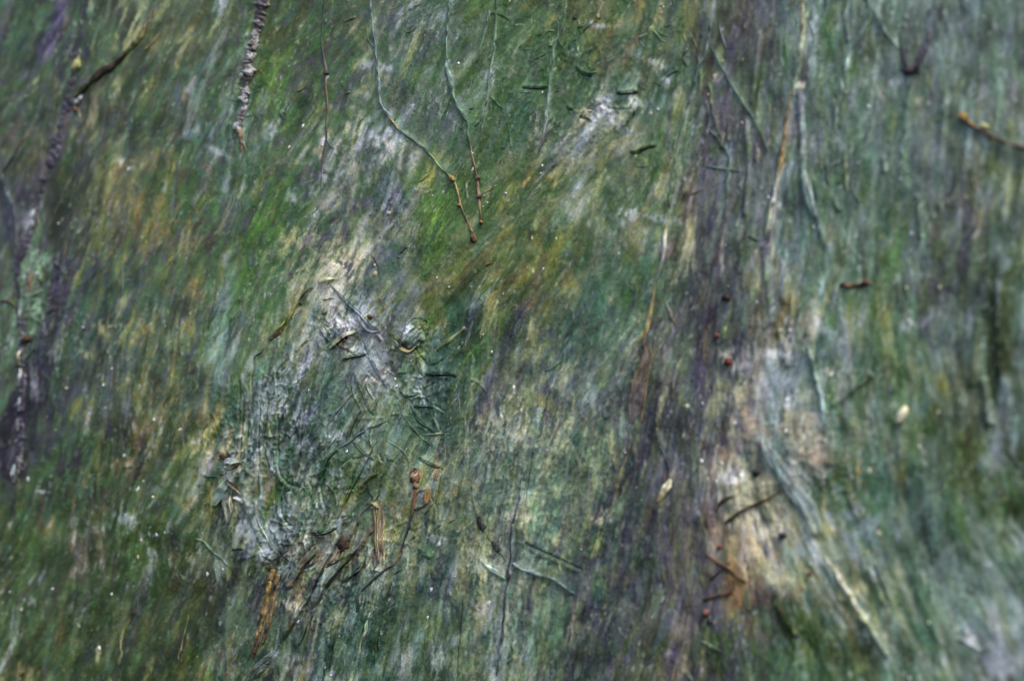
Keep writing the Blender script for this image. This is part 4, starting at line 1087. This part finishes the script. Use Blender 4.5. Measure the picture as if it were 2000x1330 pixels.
# ---- rolled leaf and torn skin around the middle
o = blade('rolled_leaf', '607,560 600,566 591,576 577,597 562,623 550,639 537,655 528,664', [3, 4, 6, 9, 11, 8, 14, 6], 'y. o. y. hy. y. y. n. n.', None, (1, 4, 5, 5, 3), (.0, .5, 1.0, .7, -.1), .2, off=.1, mott=.25)
single(o, 'narrow rolled tan-olive leaf slanting down to the left, brown at its foot', 'leaf')
blob('red_tip', 609, 562, 3, 2.5, 0, 'Rh', wall, .8, .6)
t = thing('crumpled_leaf', 'crumpled grey-green leaf with folded pointed lobes at left of centre', 'leaf', (441, 940))
blade('leaf_lobe', '446,935 440,950 432,965 425,978 419,990', [6, 16, 20, 16, 3], 't. lm. tl l. t', t, (2, 7, 8, 6, 7), (1.0, .3, .1, .6, .9), .4, crink=.8)
blade('leaf_lobe', '447,950 446,975 449,1000 450,1024', [6, 12, 13, 2], 'l. S. lc. S', t, (2, 7, 8, 9), (.9, .2, .1, .3, 1.0), .4, crink=.8)
blade('leaf_lobe', '450,968 453,980 455,990 455,1002', [4, 9, 9, 2], 'c. ec wc. l', t, (5, 9, 10, 10), (.6, .2, .5), .4)
blade('leaf_lobe', '442,938 455,946 466,955 474,966', [5, 10, 9, 3], 'S. q. h. l', t, (3, 7, 7, 5), (.9, .2, .8), .4, crink=.9)
blade('leaf_lobe', '437,905 448,900 460,901 473,899', [6, 14, 12, 3], 'l. wl. l. t.', t, (3, 8, 8, 5), (.2, .5, 1.0), .4, crink=.8)
blade('leaf_lobe', '456,972 463,972 470,976 476,982', [3, 6, 6, 2], 'W. w s.', t, (4, 6, 4), (.3, .7), .4)
tube('leaf_vein', '431,920 442,917 452,913 465,904 475,884 480,851 481,821', [5, 6, 6, 5, 6, 6, 3], 'l. c. lm. t. y. t. T.', t, .9)
tube('leaf_vein', '442,930 450,940 452,955 450,975', [3, 4, 3, 2], 'c. l. c.', t, 2.0)
blob('brown_knot', 437, 892, 8, 6, 0, 'n nk.', t, .35, .05, .3, mott=.3)
blob('brown_knot', 436, 924, 6, 4, 0, 'nq n.', t, .35, .05, .3, mott=.3)
tube('leaf_vein', '398,929 410,931 424,930', [3, 4, 3], 'k T', t, .6)
pch = thing('torn_paper_pouch', 'torn lilac and green paper pouch with a dark hole, right of centre', 'torn paper', (810, 650))
blade('paper_skin', '832,622 824,634 814,648 804,660 792,671', [26, 40, 46, 40, 34], '.. r.. lp.. s.. p..', pch, (0, 2, 4, 7, 9), (-.1, .5, .8, .6, -.1), .2, crink=1.6, nx=15, off=.1, mott=.3, mat=M_WALL)
for (x, y, r_, c_) in [(820, 643, 8, 'hc'), (798, 660, 8, 'pw'), (810, 654, 9, 'ml'), (826, 636, 7, 'q')]:
    blade('paint_chip', [(x - r_ * .9, y + r_ * .6), (x, y + random.uniform(-2, 2)), (x + r_ * .9, y - r_ * .6)], [2, r_ * 1.5, 2], c_ + '..', pch, (1, 3, 1), .1, .5, mott=.3, crink=.8)
blade('torn_lip', '783,676 790,682 799,686 807,685 814,676', [5, 6, 6, 5, 4], 'h. hc cq h. l.', pch, (4, 6, 6, 4), (.1, 1.0), .3)
blob('hole_floor', 799, 677, 13, 6, -12, 'kn n kn', pch, .25, .2, .2)
blade('torn_lip', '771,665 776,670 782,676 788,678', [4, 8, 9, 4], 'w. wl w p.', pch, (6, 7, 6), (.8, .2), .3)
tube('paper_edge', '791,643 800,630 809,621 822,621 835,620', [3, 3, 3, 2], 'l. m. l. t.', pch, .5)
o = blade('grey_petal', '699,611 706,620 713,630 721,640 730,645 742,646', [4, 9, 12, 12, 9, 2], 'l. wp. w. lp w. l.', None, (3, 7, 7, 6, 3), (.9, .3, .2, .7), .4)
single(o, 'small pale grey petal at the lower end of the slanting crease, beside a brown berry', 'petal')
o = blob('berry', 725.5, 619, 4.6, 4.4, 0, 'nR n', None, .95, .8, .05)
single(o, 'tiny round brown berry above the pale grey petal', 'berry')
o = blade('curled_sliver', '623,551 631,548 640,545 648,545 655,544', [4, 8, 7, 6, 2], 'yc. c. mc ec. m.', None, (3, 7, 7, 4), (.2, 1.0), .4)
single(o, 'pale curled sliver of leaf above the pale scraped patch', 'leaf')
t = thing('torn_hole', 'jagged torn hole with brown paper showing, in the white scraped patch', 'torn paper', (668, 662))
blade('torn_lip', '644,680 655,672 668,662 682,653 700,648', [5, 10, 9, 9, 4], 'r. c. n. e. t.', t, (3, 6, 6, 5), (.1, 1.0), .3, crink=1.0)
blade('hole_floor', '648,678 658,672 668,667 680,658', [5, 13, 15, 6], 'kn h n k', t, (1, 1, 1), .1, .1)
for (a_, b_) in [('640,640 650,650 646,660', 'T. w.'), ('655,642 664,648 674,640', 'l. S.'), ('632,634 642,640 650,636', 'T. e.')]:
    blade('paint_chip', a_, [3, 12, 3], b_, t, (2, 4, 2), .5, .2)

# ---- right-hand twigs
def twig(lab, parts, at):
    t = thing('twig', lab, 'twig', at, G_TWIG)
    for nm, path, w, col in parts:
        tube(nm, path, w, col, t, .9, .14)
twig('straight dark brown twig slanting up right over the cream patch', [('stick', '1418,1021 1430,1013 1450,998 1475,986 1499,975 1527,957', [8, 8, 7, 7, 6, 4], 'k kn n nk n n.')], (1418, 1021))
twig('short bent dark twig arching above the straight one', [('stick', '1400,1000 1405,988 1413,979 1424,972 1434,969', [4, 7, 8, 8, 4], 'n k n k')], (1400, 1000))
twig('crossed dark red-brown twigs on the ochre patch', [('stick', '1380,1080 1400,1096 1419,1107 1440,1124 1459,1137', [5, 7, 8, 7, 5], 'n. nR kn n nR'), ('stick', '1387,1132 1402,1120 1417,1106 1430,1094', [6, 6, 6, 4], 'n k n n.')], (1419, 1107))
twig('hooked dark twig below the crossed ones', [('stick', '1374,1172 1390,1165 1406,1162 1420,1159 1430,1152 1433,1143 1431,1133', [6, 8, 7, 8, 8, 7, 4], 'k n kn nR n n')], (1406, 1162))
t = thing('twig', 'brown twig with a yellow tip jutting in from the right edge', 'twig', (1880, 230))
tube('stick', '1884,234 1906,250 1920,259 1936,267 1967,281 2000,292 2060,318', [8, 11, 11, 10, 11, 10, 9], 'hu n nk qn nk qn n', t, [1.2, 1.8, 2.2, 2.8], .2, mott=.3)
blob('yellow_tip', 1884, 231, 10, 7, -30, 'yu u', t, .7, 1.0, .2)
blob('yellow_lichen', 1926, 250, 9, 5, -20, 'yc c', t, .5, .8, .3)
o = tube('twig', '1640,559 1650,556 1658,560 1672,556 1682,558 1692,551 1702,555', [6, 10, 9, 10, 11, 11, 7], 'k n nu n k nR q', None, .8, .25)
single(o, 'small knotty brown twig lying level on the green at right', 'twig')
o = blob('pale_seed', 1764, 812, 20, 9, 62, 'ce e c', None, .7, .4, .08)
single(o, 'pale cream oval seed on the dark green at lower right', 'seed')
o = tube('straw', '1375,325 1400,328 1420,331 1443,333', [3, 4, 4, 3], 'S. tl t. r.', None, .9)
single(o, 'short thin straw lying level across the green stems on the brown trunk', 'straw')
o = tube('straw', '1406,40 1410,62 1415,80 1420,97', [3, 4, 4, 3], 'S. sl. l. s.', None, .6)
single(o, 'short upright grey-blue straw near the top of the brown trunk', 'straw')
for lab, x, y, r_, c_ in [('orange-red berry on the dark trunk, left of the yellow-olive twig', 1402, 656, 5, 'Ru R'), ('dark red berry cluster below the yellow-olive twig', 1422, 706, 8, 'Rn R nR'),
                          ('blackish knob at the head of the yellow-olive twig', 1420, 582, 8, 'k nk'), ('small red berry at the left of the crossed twigs', 1407, 1068, 5, 'R R'),
                          ('dull red berry under the hooked twig', 1381, 1197, 8, 'Rq. nR'), ('black berry below the dull red one', 1387, 1214, 6, 'k P'),
                          ('dark blue-black seed above the straight dark twig', 1476, 922, 8, 'S k'), ('dark seed right of the cream patch', 1529, 1045, 8, 'P S'),
                          ('small red berry on the grey-green at lower right', 1584, 1121, 5, 'R Rn')]:
    o = blob('berry' if 'berry' in lab else ('knob' if 'knob' in lab else 'seed'), x, y, r_, r_ * .85, random.uniform(0, 180), c_, None, .8, .5, .14)
    single(o, lab, 'berry' if 'berry' in lab else ('knob' if 'knob' in lab else 'seed'), 'berries and seeds')
o = blade('cream_curl', '1312,936 1308,948 1301,960 1294,972 1288,980', [5, 12, 12, 10, 4], 'ec e ce c Rc', None, (3, 8, 8, 4), (.4, 1.0), .4)
single(o, 'pale cream curled peel on the purple trunk', 'peel')
o = blade('ochre_petal', '835,945 838,958 838,970 836,984', [5, 10, 12, 6], 'c. h u u', None, (2, 5, 4), .5, .3)
single(o, 'ochre papery petal right of the orange-brown seed head', 'petal')
o = blade('ochre_petal', '856,914 855,926 853,938', [4, 8, 4], 'h u h.', None, (2, 5, 3), .5, .3)
single(o, 'small ochre petal above and right of the larger ochre petal', 'petal')

# ---- lifted skin along the creases: parts of the wall
for p, s_, h_, w_ in FOLDS:
    q = resample(smooth(pts(p)), 3)[0]
    tan = np.gradient(q, axis=0); tan /= np.maximum(np.hypot(tan[:, 0], tan[:, 1]), 1e-6)[:, None]
    nor = np.stack([-tan[:, 1], tan[:, 0]], 1) * s_
    mid = q + nor * (w_ * .12)
    prof = (.95, 1.0, .7, .3, 0) if s_ > 0 else (0, .3, .7, 1.0, .95)
    wv = [w_ * .15, w_ * .35 + 1.5, w_ * .4 + 2, w_ * .38 + 2, w_ * .3 + 1.5, w_ * .1]
    blade('paint_fold', mid, wv, '. ' + random.choice(['.', 'l...', '.', 't...']), wall, (0, h_ * .55, h_ * .8, h_ * .55, 0), prof, 0, M_WALL, nx=9, thick=1.3, crink=.35, mott=.06, off=-.2)

# ---- shreds of fibre and curled bits: parts of the wall
SHRED = """793,66 808,60 823,51|4|nc. c. S.;671,184 678,182 686,180|5|y. h.;544,216 552,228 564,237|4|t. T.;578,181 590,173 601,166|4|n. o.;974,289 987,289|4|l k;
821,359 832,348 842,338|4|n. c.;899,254 909,247|3|n.;930,215 922,213 918,216|3|k.;957,184 970,203 984,213|5|t. t. g.;674,44 686,40 700,34|4|o. c.;632,340 645,334|3|r.;
1325,136 1311,143 1297,155 1286,163|6|k T S.;1265,54 1280,64 1293,80 1309,86|5|T. t. tl. c.;1282,61 1293,68 1309,72|4|t. T.;1087,39 1091,52 1092,82 1101,95|6|tl. l. t. k.;
1043,118 1056,112 1070,104|3|l. S.;1137,141 1152,142 1167,142|4|t.;1185,143 1196,135|4|k;1187,127 1197,118 1206,108|3|P.;1128,54 1144,52|5|T. t.;1083,181 1099,176|4|k y.;
1085,175 1099,171|3|T.;1274,160 1283,164 1292,166|4|T k;1246,165 1254,172 1262,176|3|S. S.;1020,178 1030,182 1040,180|4|t. T.;1066,64 1075,62 1084,60|4|l.;1050,72 1060,68|4|k.;
1013,95 1020,90|5|k.;1024,99 1034,96|4|k.;1072,91 1082,90|6|k. o.;1055,76 1058,88|3|k. t.;1245,74 1255,88 1268,96|3|l. t.;1296,54 1312,46|3|l.;1129,86 1132,100 1130,110|3|c. o.;
1098,100 1108,78|3|T.;1168,40 1176,36|4|k.;1184,48 1194,38|4|k.;1224,120 1232,112 1240,120|3|s. l.;1283,10 1300,11|4|S.;1313,-5 1318,12|5|t.;1216,-2 1227,7|4|S.;
1270,325 1240,325|3|S. t.;1346,380 1362,375 1380,368|5|c. n. P.;1120,35 1128,40|7|k;977,312 978,320|7|k P;1352,66 1362,99|5|c. y.;1336,66 1340,86|4|h. y.;
875,1021 884,1017 891,1012|4|k T.;540,950 548,958|3|T k.;575,940 590,953 603,952|4|k T.;1462,462 1474,465 1486,472|8|S TG;1635,242 1640,248|4|k;1736,272 1737,284|6|T k;1544,655 1545,668|9|k T;
381,1052 396,1058 411,1073 430,1088 445,1102|6|l. t. T. t.;243,911 262,913|4|T k;740,580 748,590|4|P.;630,585 641,582 654,581|6|k. e. r.;497,700 510,690 520,680|4|k.;
780,495 791,484 800,482|4|n k.;774,503 780,500|6|n;945,522 955,516 965,512|5|Rn hR n.;572,535 585,530|3|o.;583,596 588,586|9|k.;628,612 640,610|3|S.;
176,190 179,215 180,240|3|k. P.;284,100 302,82 316,62|5|c. q. y.;420,60 430,40 440,20|6|c. c r.;120,680 115,720 110,760|3|t.;218,660 212,700 203,740 197,800|4|l. tl. t.;
282,700 279,730 285,760|3|k. h.;100,390 98,440 88,500|4|k P.;240,520 243,560 236,620|3|l.;545,810 550,840|3|k;700,1000 690,1030|3|n.;950,1186 930,1184|3|k.;
1625,795 1660,768 1690,742 1706,727|8|l. m. l. e.;1570,660 1576,640|7|t. P.;1870,222 1850,230 1828,238|6|T. o.;1980,262 2000,263|4|S.;1970,880 1985,900 2003,915|14|k S.;
1380,540 1372,600|4|n.;1330,700 1318,740 1312,780|9|c. cm. y.;1300,590 1310,615 1322,640|6|w. h.;1400,800 1388,860 1378,920|6|p. p.;1435,690 1440,740|6|m. T;1363,910 1368,960|4|T.;
1430,964 1440,985 1470,985|4|n. h.;1460,950 1462,965 1472,980|3|n.;1450,1030 1435,1040 1420,1030|3|h.;1455,1080 1466,1110|4|n. h.;1480,1000 1478,1040|8|e. c.;1478,1080 1482,1110|7|e. y.;
1370,1250 1390,1262 1420,1280|10|l. t. G.;1340,1310 1352,1330|12|m t.;1660,1100 1668,1140 1690,1180|7|k. h. e.;1640,1090 1650,1130|6|q.;1860,1245 1885,1250 1920,1270|8|W. w. l.;
235,1300 243,1270|7|c.;270,1150 262,1190 240,1240 238,1290|8|s. n. c. q.;55,1310 40,1320|8|n. h.;300,1080 308,1120|3|n.;370,1200 350,1290|3|y. c.;500,1010 520,1050 540,1080|6|S. w. S.;
640,830 655,810 690,770 706,762|5|p. P. p. S.;655,880 690,860 730,830|4|w. S.;745,960 700,1010|3|k.;663,850 640,880|3|S.;1090,760 1080,780|3|k T.;1062,722 1080,720 1098,705|5|t. T.;
775,780 800,830 840,870|4|t. S. t.;820,850 860,846 880,848|4|l. t.;855,860 870,850|3|T.;897,764 900,809|3|l.;870,800 900,770|3|l.;740,860 720,900|3|S.;760,860 790,880 800,905|4|t. S."""
for q in SHRED.replace('\n', '').split(';'):
    if q.strip():
        a_, w_, c_ = q.split('|')
        w_ = float(w_)
        tube('fibre_shred', a_, [w_ * .5, w_, w_ * .95, w_ * .4], ' '.join(c + '.' for c in c_.split()), wall, .3, .25, sides=7, bend=.9, flat=.7, mott=.2)

# ---- flecks of pale paint
FLK = [(759, 416, 10, 'ec'), (733, 536, 9, 'eq'), (731, 518, 6, 'eq'), (1040, 465, 6, 'ec'), (1090, 467, 5, 'e'), (1017, 803, 8, 'eq'), (1003, 757, 7, 'W'), (960, 688, 6, 'w'),
       (1342, 793, 7, 'ec'), (1434, 826, 6, 'W'), (1220, 884, 3, 'W'), (1370, 786, 5, 'w'), (752, 728, 6, 'ec'), (760, 723, 5, 'e'), (772, 740, 4, 'W'), (774, 754, 8, 'W'),
       (113, 436, 4, 'e'), (252, 330, 6, 'W'), (48, 187, 4, 'w'), (53, 185, 3, 'W'), (926, 330, 7, 'W'), (924, 300, 3, 'W'), (897, 125, 4, 'W'), (590, 245, 6, 'W'), (565, 288, 5, 'e'),
       (640, 152, 6, 'w'), (632, 285, 4, 'W'), (761, 230, 4, 'W'), (870, 335, 4, 'w'), (987, 377, 5, 'W'), (945, 382, 4, 'w'), (952, 396, 4, 'W'), (847, 383, 3, 'W'), (1296, 14, 5, 'W'),
       (1047, 253, 5, 'w'), (1047, 237, 4, 'w'), (1059, 180, 5, 'W'), (1270, 222, 6, 'qe'), (1283, 213, 5, 'w'), (1058, 324, 5, 'W'), (1055, 338, 4, 'W'), (853, 542, 3, 'W'), (878, 561, 4, 'w'),
       (985, 575, 4, 'w'), (1062, 526, 6, 'e'), (1210, 496, 5, 'w'), (604, 762, 3, 'W'), (300, 970, 4, 'W'), (218, 1160, 4, 'W'), (195, 1265, 8, 'W'), (308, 1045, 7, 'w'), (324, 1040, 3, 'W'),
       (278, 1055, 5, 'e'), (269, 1088, 6, 'eh'), (101, 1150, 4, 'W'), (18, 1155, 4, 'w'), (43, 1190, 4, 'e'), (405, 1120, 7, 'w'), (436, 1112, 5, 'w'), (247, 1005, 4, 'w'), (270, 955, 8, 'w'),
       (280, 940, 5, 'w'), (243, 890, 6, 'w'), (55, 935, 7, 'w'), (205, 753, 4, 'W'), (222, 720, 3, 'W'), (131, 758, 5, 'e'), (303, 820, 4, 'W'), (352, 840, 6, 'e'), (164, 640, 5, 'w'),
       (78, 535, 7, 'w'), (37, 790, 7, 'W'), (40, 760, 6, 'we'), (36, 825, 6, 'w'), (32, 860, 5, 'w'), (12, 680, 3, 'w'), (585, 1214, 6, 'w'), (648, 1318, 5, 'w'), (840, 1205, 6, 'W'), (846, 1150, 8, 'w'),
       (858, 1062, 9, 'w'), (680, 882, 6, 'W'), (683, 1, 5, 'W'), (955, 1180, 9, 'we'), (1500, 385, 5, 'W'), (1695, 207, 6, 'W'), (1760, 350, 7, 'w'), (1824, 370, 6, 'w'), (1827, 423, 7, 'W'),
       (1587, 442, 6, 'W'), (1525, 147, 4, 'w'), (1780, 455, 8, 'w'), (1835, 560, 7, 'ec'), (1770, 562, 7, 'ec'), (1623, 730, 8, 'W'), (1647, 727, 6, 'm'), (1620, 590, 6, 'eq'), (1543, 645, 8, 'W'),
       (1536, 780, 10, 'W'), (1535, 842, 7, 'W'), (1613, 860, 12, 'e'), (1586, 1100, 9, 'W'), (1895, 1255, 9, 'W'), (1777, 1325, 9, 'W'), (1815, 1215, 7, 'e'), (1832, 805, 6, 'e'), (1796, 872, 7, 'e'),
       (1700, 920, 9, 'ce'), (1665, 930, 7, 'ce'), (1717, 1040, 8, 'ec'), (1730, 880, 6, 'm'), (1480, 590, 6, 'w'), (1420, 480, 6, 'w'), (1383, 185, 7, 'eq'), (1395, 150, 8, 'eq'), (1402, 272, 4, 'u'),
       (1412, 120, 6, 'yc'), (1452, 118, 5, 'yc'), (1955, 110, 6, 'yc'), (1955, 78, 5, 'yc'), (1948, 108, 4, 'yc'), (1910, 285, 7, 'yc'), (1876, 308, 6, 'ec'), (1801, 195, 7, 'eh'), (1425, 560, 5, 'ey'),
       (798, 275, 5, 'hy'), (1450, 240, 4, 'e'), (1383, 935, 5, 'e'), (1370, 900, 6, 'W'), (1400, 940, 8, 'W'), (1446, 930, 9, 'W'), (1410, 905, 6, 'w')]
def fleck(x, y, r_, col, name, n=9):
    th = np.sort(RNG.random(n) * 2 * math.pi)
    th = (np.arange(n) + RNG.random(n) * .7) / n * 2 * math.pi
    rr = r_ * (.35 + .85 * RNG.random(n)) * .68
    a = AF[int(np.clip(cy(y), 0, CH - 1)), int(np.clip(cx(x), 0, CW - 1))]
    lx = rr * np.cos(th) * 1.25; ly = rr * np.sin(th) * .8
    px = x + lx * math.cos(a) + ly * math.sin(a); py = y - lx * math.sin(a) + ly * math.cos(a)
    z0 = sample(H, px, py)
    zc = float(sample(H, np.array([x]), np.array([y]))[0])
    v = np.vstack([W3(x, y, zc + .9 + r_ * .1)[None], W3(x + (px - x) * .7, y + (py - y) * .7, z0 * .5 + zc * .5 + .9), W3(px, py, z0 - .4)])
    f = [[0, 1 + i, 1 + (i + 1) % n] for i in range(n)]
    c0 = pc(col)[None] * (1 + RNG.normal(0, .07, (2 * n + 1, 1)))
    q4 = [[1 + i, 1 + n + i, 1 + n + (i + 1) % n, 1 + (i + 1) % n] for i in range(n)]
    tri = [[a_, b_, c_, c_] for a_, b_, c_ in f]
    return v, f, q4, c0
for (x, y, r_, c_) in FLK:
    v, f, q4, c0 = fleck(x, y, r_, c_, 'paint_fleck')
    F3 = np.array(f + [[q[0], q[1], q[2]] for q in q4] + [[q[0], q[2], q[3]] for q in q4])
    mesh_object('paint_fleck', v, F3, c0, M_FLECK, wall)
vs, fs, cs_, off = [], [], [], 0
for i in range(750):                          # the finest specks, too many to count
    x = random.uniform(-150, 2150); y = random.uniform(-120, 1450)
    dk = random.random() < .6
    r_ = random.uniform(.7, 1.8) if random.random() < .85 else random.uniform(1.8, 3)
    v, f, q4, c0 = fleck(x, y, r_, random.choice(['k', 'kT', 'P', 'Ok']) if dk else random.choice(['W', 'w', 'e', 'c', 'l', 'm', 'w']), '', 6)
    fs.append(np.array(f + [[q[0], q[1], q[2]] for q in q4] + [[q[0], q[2], q[3]] for q in q4]) + off)
    vs.append(v); cs_.append(c0); off += len(v)
o = mesh_object('paint_specks', np.vstack(vs), np.vstack(fs), np.vstack(cs_), M_FLECK, wall)
o['kind'] = 'stuff'
